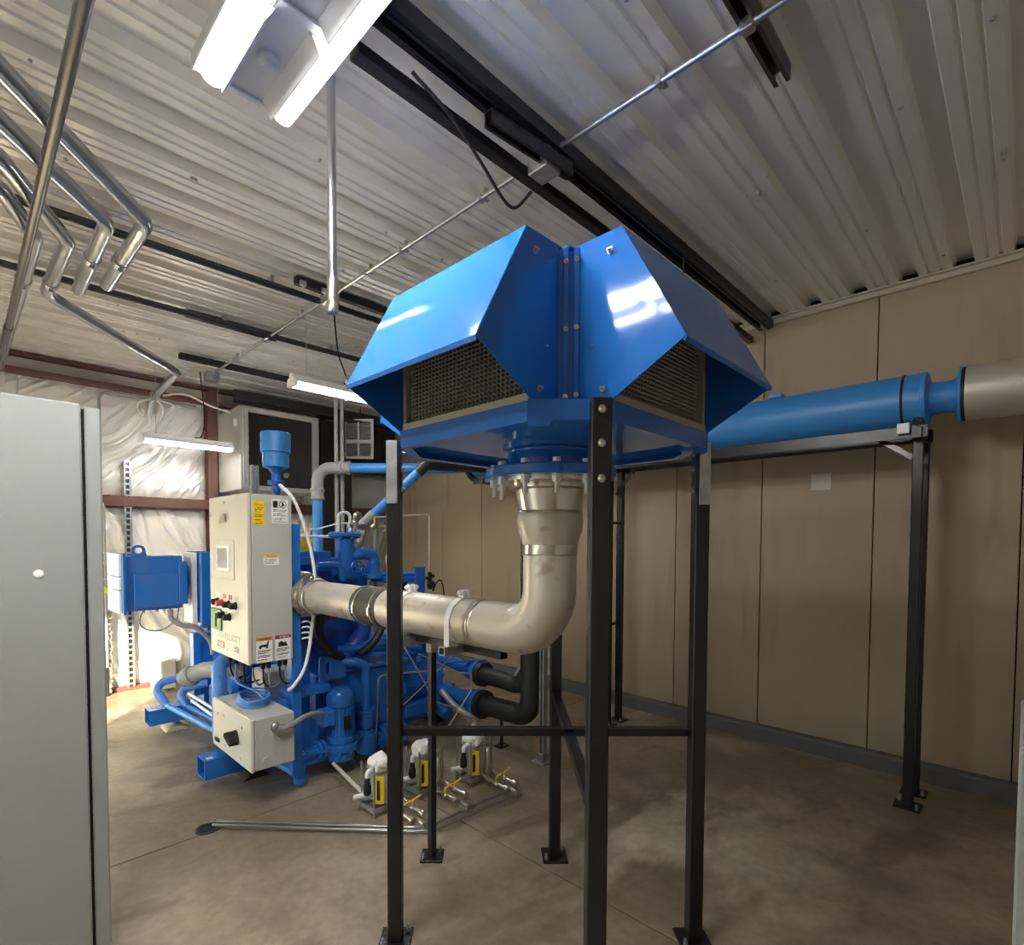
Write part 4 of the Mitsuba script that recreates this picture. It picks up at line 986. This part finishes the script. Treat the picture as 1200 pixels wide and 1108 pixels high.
for x, z, r in ((1.23, .52, .018), (1.23, .465, .019), (1.277, .466, .018), (1.235, .317, .024)):
    part(k, 'knockout', lathe([(r, 0), (r * .95, .0025)], (x, 3.10, z), -Y_, 18), 'm_cabgrey', 30)
k = thing('flexible_conduit', 'grey flexible conduit from the small beige box to the pump motor', 'conduit')
part(k, 'fitting', [lathe([(.028, 0), (.028, .012), (.02, .02), (.02, .045)], (1.285, 3.10, .505), -Y_, 16), tube([(1.285, 3.06, .505), (1.32, 3.05, .50)], .022, n=12)], 'm_galv', 30)
part(k, 'hose', tube(spline([(1.30, 3.055, .502), (1.37, 3.06, .505), (1.48, 3.12, .515), (1.60, 3.20, .49), (1.66, 3.25, .46)]), .016, n=12), 'm_greypvc', True)
k = thing('cable_coil', 'coil of blue cable lying on top of the small beige box', 'cable')
for i in range(4):
    tt = np.linspace(0, 2 * math.pi, 30)
    part(k, 'turn', tube(np.stack([1.275 + (.075 + .006 * i) * np.cos(tt) + .006 * i, 3.42 + (.13 + .008 * i) * np.sin(tt + .1 * i), .586 + .013 * i + .004 * np.sin(3 * tt)], -1), .0075, n=8, caps=False), 'm_bluehose', True)
part(k, 'tail', tube(spline([(1.30, 3.30, .62), (1.28, 3.36, .66), (1.22, 3.5, .70), (1.24, 3.6, .74)]), .007, n=8), 'm_bluehose', True)

# ------------------------------------------------------------------ back of the room
k = thing('exhaust_louver', 'big grey box with dark louver set in the insulated back wall', 'louver')
ax0, ax1, ay, az0, az1 = 2.135, 3.02, 5.95, 2.145, 3.035
part(k, 'side_panel', box(ax0, ax0 + .015, ay + .02, YW - .11, az0, az1, .002), 'm_acgrey', False)
part(k, 'side_panel', box(ax1 - .015, ax1, ay + .02, YW - .11, az0, az1, .002), 'm_acgrey', False)
part(k, 'top_panel', box(ax0, ax1, ay + .02, YW - .11, az1 - .012, az1, .002), 'm_acgrey', False)
part(k, 'bottom_panel', box(ax0, ax1, ay + .02, YW - .11, az0, az0 + .012, .002), 'm_acgrey', False)
part(k, 'front_frame', [box(ax0, ax0 + .085, ay, ay + .03, az0, az1, .003), box(ax1 - .075, ax1, ay, ay + .03, az0, az1, .003), box(ax0 + .085, ax1 - .075, ay, ay + .03, az1 - .06, az1, .003), box(ax0 + .085, ax1 - .075, ay, ay + .03, az0, az0 + .05, .003)], 'm_acgrey', False)
part(k, 'back_sheet', box(ax0 + .08, ax1 - .07, ay + .12, ay + .13, az0 + .04, az1 - .05), 'm_blackmatte', False)
for i in range(30):
    x = ax0 + .095 + i * .0245
    part(k, 'fin', obox((x, ay + .045, (az0 + az1) / 2), np.array([unit([1, .8, 0]), unit([-.8, 1, 0]), Z_]), [.002, .020, (az1 - az0) / 2 - .055]), 'm_louver', False)
part(k, 'edge_strip', [box(ax0 + .02, ax0 + .03, ay - .006, ay, az0 + .02, az1 - .02), box(ax0 + .05, ax0 + .058, ay - .006, ay, az0 + .02, az1 - .02)], 'm_galv', False)
part(k, 'switch_box', box(ax0 - .03, ax0, 6.03, 6.08, 2.82, 2.90, .004), 'm_white', False)
k = thing('plenum_panel', 'dark brown sheet metal panel above the grey blanket in the far corner', 'panel')
part(k, 'sheet', [box(3.36, 4.50, YW - .20, YW - .14, 2.52, 3.14, .004), box(3.36, 3.80, YW - .20, YW - .14, .4, 2.52, .004)], 'm_brownpanel', False)
for x in (3.55, 3.95, 4.3):
    part(k, 'standing_seam', box(x - .006, x + .006, YW - .22, YW - .19, 2.54 if x > 3.8 else .4, 3.12), 'm_brownpanel', False)
k = thing('ceiling_duct', 'dark metal duct edge under the ceiling along the back wall', 'duct')
part(k, 'skirt', box(2.2, 4.5, 6.28, 6.34, 3.16, 3.28, .004), 'm_brownpanel', False)
part(k, 'lip', box(2.2, 4.5, 6.20, 6.36, 3.145, 3.158, .003), 'm_emtdark', False)
D45, S45 = unit([-1, -1, 0]), unit([1, -1, 0])
A45 = np.array([S45, -D45, Z_])
k = thing('unit_heater', 'white vent with four dark panes hanging in the far corner', 'vent')
vc = np.array([3.725, 6.245, 2.93])
part(k, 'casing', obox(vc + (-D45) * .075, A45, [.19, .04, .25], .006), 'm_brownpanel', False)
for o, hw_, z, hz in ((-.18, .018, 0, .26), (.18, .018, 0, .26), (0, .013, 0, .24)):
    part(k, 'frame_bar', obox(vc + S45 * o, A45, [hw_, .012, hz], .003), 'm_white', False)
for z in (-.242, -.035, .242):
    part(k, 'frame_bar', obox(vc + Z_ * z, A45, [.185, .0115, .018 if z != -.035 else .024], .003), 'm_white', False)
for o in (-.0875, .0875):
    for z0, z1 in ((-.224, -.059), (-.011, .224)):
        p_ = part(k, 'pane', obox(vc + S45 * o + (-D45) * .03 + Z_ * (z0 + z1) / 2, A45, [.075, .004, (z1 - z0) / 2]), 'm_greypvc', False)
        for i in range(5):
            part(p_, 'slat', obox(vc + S45 * o + (-D45) * .016 + Z_ * (z0 + (z1 - z0) * (i + .5) / 5), np.array([S45, unit(-D45 + Z_ * .6), np.cross(S45, unit(-D45 + Z_ * .6))]), [.075, .012, .0015]), 'm_greypvc', False)
part(k, 'hanger', [cyl(vc - D45 * .11 + Z_ * .25, vc - D45 * .11 + Z_ * (H - 2.93), .008, 8)], 'm_emtdark')

k = thing('cooling_main', 'blue pipe with grey elbow rising behind the compressor and crossing to the tan wall', 'pipe')
bz = 2.372
part(k, 'riser', cyl((2.712, 5.382, .8), (2.712, 5.382, 2.10), .054, 20), 'm_bluelight', 40)
part(k, 'grey_elbow', tube([(2.712, 5.382, 2.06), (2.712, 5.382, bz), (2.93, 5.165, bz)], .062, .16, 20, 10), 'm_greypvc', 40)
part(k, 'coupling', [lathe([(.062, 0), (.075, .01), (.075, .035), (.066, .04), (.066, .09), (.075, .095), (.075, .12), (.062, .13)], (2.712, 5.382, 2.03), Z_, 24)], 'm_greypvc', 30)
part(k, 'coupling', [lathe([(.062, 0), (.075, .01), (.075, .035), (.066, .04), (.066, .09), (.075, .095), (.075, .12), (.062, .13)], (2.875, 5.22, bz), S45, 24)], 'm_greypvc', 30)
part(k, 'cross_pipe', tube([(2.95, 5.145, bz), (3.72, 4.375, bz), (3.90, 4.29, bz + .02), (4.05, 4.36, BZ - .02)], .054, .1, 20), 'm_bluelight', 40)
k = thing('branch_pipe', 'slanted blue pipe dropping behind the front left black leg', 'pipe')
part(k, 'pipe', cyl((2.73, 4.36, 1.82), (3.06, 4.05, 2.25), .045, 18), 'm_bluelight', 40)
part(k, 'upper_elbow', tube([(3.05, 4.06, 2.235), (3.10, 4.01, 2.31), (3.4, 4.0, 2.33), (BX - .15, 4.0, 2.36)], .050, .08, 18), 'm_blackrubber', 40)
part(k, 'lower_fitting', [tube([(2.75, 4.34, 1.85), (2.68, 4.40, 1.76), (2.62, 4.40, 1.60), (2.45, 4.30, 1.50)], .050, .05, 16)], 'm_greypvc', 40)
for x, y, z0, z1, lab in ((2.60, 4.72, 1.0, 3.2, 'left of two thin grey vertical pipes behind the blue riser'), (2.66, 4.70, 1.0, 3.2, 'right of two thin grey vertical pipes behind the blue riser')):
    solo('vertical_pipe', cyl((x + .3, y + .6, 0.0), (x + .3, y + .6, z1), .021, 12), 'm_greypvc', lab, 'pipe')
solo('panel_stile', box(3.24, 3.33, 5.88, 5.96, 0, 3.1, .004), 'm_brownpanel', 'tall dark upright beside the grey vertical pipes at the back', 'post', smooth=False)

# small instrument tubing behind the big pipe
k = thing('instrument_tubing', 'thin white tubing and valve cluster above the blue compressor valves', 'tubing')
part(k, 'loop', tube([(2.14, 3.9, 1.52), (2.14, 3.9, 1.80), (2.17, 3.9, 1.825), (2.225, 3.9, 1.825), (2.245, 3.9, 1.80), (2.245, 3.9, 1.55)], .013, .03, 10), 'm_white', 40)
part(k, 'line', tube([(1.78, 3.9, 1.63), (2.32, 3.9, 1.63)], .012, n=10), 'm_white', 40)
part(k, 'line', tube([(1.80, 3.92, 1.68), (1.98, 3.92, 1.69), (2.16, 3.92, 1.74), (2.32, 3.92, 1.74)], .006, .05, 8), 'm_white', 40)
part(k, 'valve', [lathe([(.03, 0), (.03, .05), (.02, .06), (.02, .08)], (2.29, 3.9, 1.70), Z_, 14), lathe([(.02, 0), (.035, .01), (.035, .03), (.02, .04)], (2.29, 3.88, 1.80), -Y_, 14), cyl((2.23, 3.9, 1.72), (2.40, 3.9, 1.72), .02, 12), cyl((2.29, 3.9, 1.58), (2.29, 3.9, 1.80), .017, 10)], 'm_stainless', 30)
part(k, 'header', [cyl((2.32, 3.9, 1.705), (2.66, 3.9, 1.705), .017, 12), cyl((2.44, 3.9, 1.69), (2.47, 3.9, 1.72), .026, 12), cyl((2.57, 3.9, 1.705), (2.60, 3.9, 1.705), .026, 12)], 'm_stainless', 40)
part(k, 'brass_valve', [box(2.468, 2.498, 3.88, 3.91, 1.70, 1.80, .004)], 'm_brass', 30)
part(k, 'drop_pipe', cyl((2.48, 3.9, .8), (2.48, 3.9, 1.70), .016, 10), 'm_greypvc', 40)
part(k, 'drop_pipe', cyl((2.64, 3.9, 1.2), (2.64, 3.9, 1.70), .022, 10), 'm_steelpipe', 40)
part(k, 'curved_hose', tube(spline([(2.64, 3.86, 1.60), (2.57, 3.84, 1.50), (2.53, 3.80, 1.42), (2.55, 3.75, 1.34)]), .011, n=8), 'm_white', True)
part(k, 'copper_line', tube([(2.484, 3.9, 1.795), (3.056, 3.9, 1.843), (3.055, 3.9, 1.33)], .0085, .03, 8), 'm_trim', 40)
k = thing('pressure_transmitter', 'small blue plate with black gauge above the grey intake pipe', 'gauge')
part(k, 'plate', box(2.60, 2.70, 3.50, 3.515, 1.16, 1.385, .003), 'm_blue', False)
part(k, 'stand', box(2.64, 2.68, 3.515, 3.55, .60, 1.30, .003), 'm_blue', False)
part(k, 'gauge', [lathe([(.034, 0), (.036, .02), (.03, .04)], (2.735, 3.47, 1.24), unit([-.5, -1, 0]), 20), cyl((2.74, 3.49, 1.20), (2.74, 3.49, 1.34), .018, 10), cyl((2.71, 3.49, 1.29), (2.78, 3.49, 1.31), .014, 10)], 'm_blackmatte', 30)
part(k, 'cable', tube(spline([(2.78, 3.5, 1.18), (2.82, 3.5, 1.25), (2.87, 3.5, 1.26), (2.90, 3.5, 1.14), (2.90, 3.5, .9)]), .006, n=8), 'm_blackmatte', True)
solo('sensor_drop', [cyl((1.985, 1.66, 1.56), (1.985, 1.66, 1.96), .006, 8), lathe([(.010, 1.50), (.016, 1.51), (.016, 1.55), (.010, 1.56)], (1.985, 1.66, 0), Z_, 12)], 'm_blackmatte', 'thin drain tube with black tip hanging under the blue pan by the elbow', 'tube')

# ------------------------------------------------------------------ back wall fittings left of the compressor
k = thing('perforated_strut', 'tall perforated strut on the wrinkled insulation above the blue terminal box', 'strut')
for x in (1.228, 1.278):
    part(k, 'rail', box(x - .009, x + .009, 6.655, 6.675, .05, 2.42, .002), 'm_galv', False)
for i in range(40):
    z = .08 + i * .06
    part(k, 'web', box(1.236, 1.270, 6.657, 6.662, z - .012, z + .012), 'm_galv', False)
part(k, 'backing', box(1.23, 1.276, 6.672, 6.676, .05, 2.42), 'm_emtdark', False)
k = thing('wall_conduit', 'thin grey conduit bending down the wall beside the tall cabinet', 'conduit')
part(k, 'pipe', tube([(1.9, 6.62, 3.09), (1.02, 6.62, 3.09), (1.015, 6.62, .3)], .013, .09, 10), 'm_greypvc', 40)
k = thing('wall_conduit', 'short curved conduit below the girt next to the tall cabinet', 'conduit')
part(k, 'pipe', tube([(.7, 6.60, 2.09), (.95, 6.60, 2.07), (1.035, 6.60, 1.95), (1.04, 6.60, .3)], .013, .07, 10), 'm_greypvc', 40)
k = thing('conduit_fittings', 'cluster of conduit ends and wires where the galvanized conduit meets the back wall', 'conduit')
part(k, 'connector', lathe([(.045, 0), (.05, .01), (.05, .05), (.04, .06)], (1.485, 6.52, PZ), Y_, 18), 'm_galv', 30)
for i, (dx, dz) in enumerate(((-.12, -.10), (-.04, -.16), (.06, -.12), (.14, -.05))):
    part(k, 'wire', tube(spline([(1.49, 6.58, 3.09), (1.49 + dx, 6.56, 3.08 + dz * .4), (1.49 + dx * 1.3, 6.58, 3.08 + dz), (1.49 + dx * .9, 6.62, 3.0 + dz)]), .009, n=8), 'm_white', True)
part(k, 'jumper', tube(spline([(1.55, 6.5, 3.12), (1.75, 6.45, 3.16), (1.95, 6.3, 3.05), (2.12, 6.2, 2.99)]), .010, n=8), 'm_white', True)
k = thing('wall_box', 'small grey electrical box low on the sunlit back wall', 'electrical box')
part(k, 'body', box(1.40, 1.60, 6.38, 6.55, .03, .33, .005), 'm_cabgrey', False)
part(k, 'latch', box(1.385, 1.40, 6.42, 6.46, .17, .22, .003), 'm_galv', False)
part(k, 'back_bracket', box(1.60, 1.66, 6.42, 6.60, .0, .30, .003), 'm_acgrey', False)

k = thing('storage_rack', 'grey metal rack with small shelves just behind the tall cabinet', 'rack')
for x, y in ((.92, 6.60), (1.04, 6.60), (.92, 6.675), (1.04, 6.675)):
    part(k, 'upright', box(x - .008, x + .008, y - .008, y + .008, .4, 1.50, .001), 'm_acgrey', False)
for i, z in enumerate((1.47, 1.36, 1.20, 1.03, .88, .74, .60)):
    part(k, 'shelf', box(.905, 1.055, 6.59, 6.685, z - .006, z + .006, .002), 'm_white', False)
part(k, 'base', box(.91, 1.05, 6.595, 6.68, 0, .4, .006), 'm_emtdark', False)
for i, z in enumerate((1.366, 1.206, .886, .746)):
    solo('shelf_bin', hollow(.932, 1.02, 6.60, 6.67, z, z + .085, .004, 1), 'm_greypvc', f"grey bin on the {('top', 'second', 'third', 'lowest')[i]} shelf of the rack behind the tall cabinet", 'bin', smooth=False)
solo('strap_sling', tube(spline([(.92, 6.575, 1.15), (.98, 6.57, 1.13), (1.03, 6.57, 1.09), (1.09, 6.60, 1.05)]), .03, n=10), 'm_lime', 'lime green strap draped on the rack beside the blue terminal box', 'strap', smooth=True)
zz = np.linspace(.02, .98, 50)
duct = lathe([(.040 + .007 * math.sin(i * 2.4), z) for i, z in enumerate(zz)], (1.045, 6.655, 0), Z_, 40)
dv = np.array(duct.vertices); dv[:, :2] += (meshkit.fbm(dv * 16, 3, 3)[:, None] - .5) * .04
solo('foil_duct', tri(dv, duct.faces), 'm_foil', 'crinkled silver foil duct standing behind the rack near the door light', 'duct', smooth=False)

# ------------------------------------------------------------------ tall grey cabinets at the photo edges
k = thing('tall_cabinet', 'tall light grey cabinet with closed door filling the left photo edge', 'cabinet')
part(k, 'body', box(-.62, .384, 2.508, 2.95, .02, 2.088, .008), 'm_cabtall', False)
part(k, 'plinth', box(-.60, .37, 2.53, 2.93, 0, .02, .003), 'm_blackmatte', False)
d_ = part(k, 'door', box(-.60, .3265, 2.476, 2.500, .03, 2.099, .007), 'm_cabtall', False)
part(k, 'front_frame', [box(.3375, .386, 2.484, 2.510, .022, 2.092, .005)], 'm_cabtall', False)
part(k, 'door_gasket', box(.315, .345, 2.499, 2.509, .03, 2.085), 'm_blackmatte', False)
part(d_, 'hole_plug', lathe([(.015, 0), (.014, .003), (.010, .005)], (.196, 2.476, 1.477), -Y_, 18), 'm_white', 30, 'round white hole plug')
k = thing('low_cabinet', 'light grey cabinet edge at the lower right corner of the photo', 'cabinet')
part(k, 'body', box(1.83, 2.4, -.7, .0, .06, 1.10, .006), 'm_cabtall', False)
part(k, 'plinth', box(1.85, 2.38, -.68, -.02, 0, .06, .002), 'm_blackmatte', False)

# ------------------------------------------------------------------ condensate drains on the floor
def drain(x, y, label):
    k = thing('condensate_drain', label, 'drain trap', None)
    part(k, 'stand', [box(x - .10, x + .10, y - .075, y - .060, .03, .055, .001), box(x - .10, x + .10, y + .060, y + .075, .03, .055, .001), box(x - .10, x - .085, y - .075, y + .075, .03, .055, .001), box(x + .085, x + .10, y - .075, y + .075, .03, .055, .001)]
         + [box(x + sx * .0925 - .004, x + sx * .0925 + .004, y + sy * .0675 - .004, y + sy * .0675 + .004, 0, .30) for sx in (-1, 1) for sy in (-1, 1)], 'm_galv', False)
    part(k, 'tank', box(x - .05, x + .065, y - .05, y + .055, .055, .25, .012), 'm_glass', False)
    part(k, 'yellow_plate', obox((x - .058, y - .062, .155), A45, [.032, .004, .080], .002), 'm_yellow', False, 'yellow label plate')
    part(k, 'plate_text', obox(np.array([x - .058, y - .062, .155]) + D45 * .0042, A45, [.009, .0008, .058]), 'm_ink', False)
    v = trimesh.creation.icosphere(3, .068)
    vv = np.sign(v.vertices) * np.abs(np.array(v.vertices) / .068) ** .6 * .066 * np.array([1, .95, .55])
    vv += (meshkit.fbm(vv * 22 + x * 10, 3, 5)[:, None] - .5) * unit([1, 1, 1]) * .09
    part(k, 'foil_cap', tri(vv + [x - .01, y, .290], v.faces), 'm_white', False, 'crumpled white cap')
    part(k, 'lid', box(x - .062, x + .075, y - .06, y + .065, .245, .268, .006), 'm_acgrey', False)
    part(k, 'sight_cylinder', [lathe([(.020, .06), (.024, .07), (.024, .21), (.016, .225), (.014, .24)], (x + .045, y - .085, 0), Z_, 18)], 'm_stainless', 30)
    part(k, 'solenoid', [lathe([(.018, .12), (.022, .13), (.022, .17), (.015, .19), (.015, .22)], (x - .095, y + .0, 0), Z_, 16)], 'm_blackmatte', 30)
    part(k, 'side_fitting', tube([(x - .095, y, .20), (x - .095, y, .255), (x - .04, y, .262)], .014, .02, 10), 'm_white', 40)
    part(k, 'inlet_pipe', cyl((x - .15, y + .06, .10), (x - .05, y + .03, .10), .016, 10), 'm_white', 40)
    for dx, zc in ((.0, .05), (.075, .06)):
        q = part(k, 'outlet_pipe', [tube([(x + dx, y - .06, zc + .02), (x + dx + .005, y - .16, zc), (x + dx + .01, y - .30, zc - .01)], .013, .03, 10), cyl((x + dx + .004, y - .12, zc + .004), (x + dx + .005, y - .15, zc), .020, 10), lathe([(.016, 0), (.022, .008), (.022, .03), (.016, .038)], (x + dx + .006, y - .22, zc - .004), Y_, 12), cyl((x + dx + .01, y - .275, zc - .008), (x + dx + .01, y - .305, zc - .01), .020, 10)], 'm_stainless', 40)
        part(q, 'valve_handle', [cyl((x + dx + .006, y - .20, zc), (x + dx + .006, y - .20, zc + .035), .006, 8), beam((x + dx + .006, y - .20, zc + .036), (x + dx + .075, y - .185, zc + .040), .014, .005)], 'm_yellow', 30, 'yellow valve handle')
    return k


drain(1.74, 2.68, 'condensate drain trap with yellow plate nearest the front left black leg')
drain(2.06, 2.68, 'condensate drain trap with yellow plate between the thin post and the others')
drain(2.39, 2.57, 'condensate drain trap with yellow plate nearest the tan wall')
k = thing('drain_line', 'pair of thin steel tubes on the floor leading to the round floor grate', 'tube')
part(k, 'tube', tube([(.95, 3.135, .03), (1.715, 2.31, .022), (1.79, 2.245, .022), (2.44, 2.20, .03)], .0095, .06, 10), 'm_emt', 40)
part(k, 'tube', tube([(.98, 3.155, .03), (1.735, 2.345, .022), (1.80, 2.295, .022), (2.40, 2.275, .03)], .0095, .06, 10), 'm_emt', 40)
for x, y in ((2.42, 2.205), (2.085, 2.285), (1.78, 2.30)):
    part(k, 'tee', [cyl((x - .025, y, .032), (x + .025, y, .032), .018, 12), cyl((x, y, .032), (x, y + .06, .04), .015, 10)], 'm_stainless', 30)
solo('feed_tube', tube([(1.72, 3.22, .12), (1.70, 2.95, .09), (1.66, 2.74, .10)], .012, .03, 10), 'm_trim', 'thin white tube from the compressor base to the first drain trap', 'tube')
k = thing('floor_drain', 'small round grate in the floor at the end of the steel tubes', 'drain')
part(k, 'grate', [lathe([(.062, 0), (.062, .004), (.050, .004), (.050, 0)], (.935, 3.17, .001), Z_, 24, caps=False)] + [box(.935 - math.sqrt(max(.052 ** 2 - o * o, 0)), .935 + math.sqrt(max(.052 ** 2 - o * o, 0)), 3.17 + o - .003, 3.17 + o + .003, .001, .004) for o in np.linspace(-.044, .044, 8)], 'm_emtdark', False)
part(k, 'sump', lathe([(.055, .0006), (.055, .001)], (.935, 3.17, 0), Z_, 24), 'm_blackmatte', False)

# repeats that belong together
for key in [q for q in labels if '__' not in q]:
    for stem, name in (('condensate_drain', 'condensate drains on the floor'), ('shop_light', 'twin tube shop lights'), ('high_bay_light', 'LED high bay lamps'), ('shelf_bin', 'grey bins on the rack'),
                       ('galvanized_conduit', 'galvanized conduits under the ceiling'), ('strut_channel', 'strut channels on the ceiling'), ('vertical_pipe', 'thin grey vertical pipes'), ('ceiling_pipe', 'dark pipes under the ceiling'), ('ceiling_clip', 'metal clips on the ceiling')):
        if key.startswith(stem):
            labels[key]['group'] = name
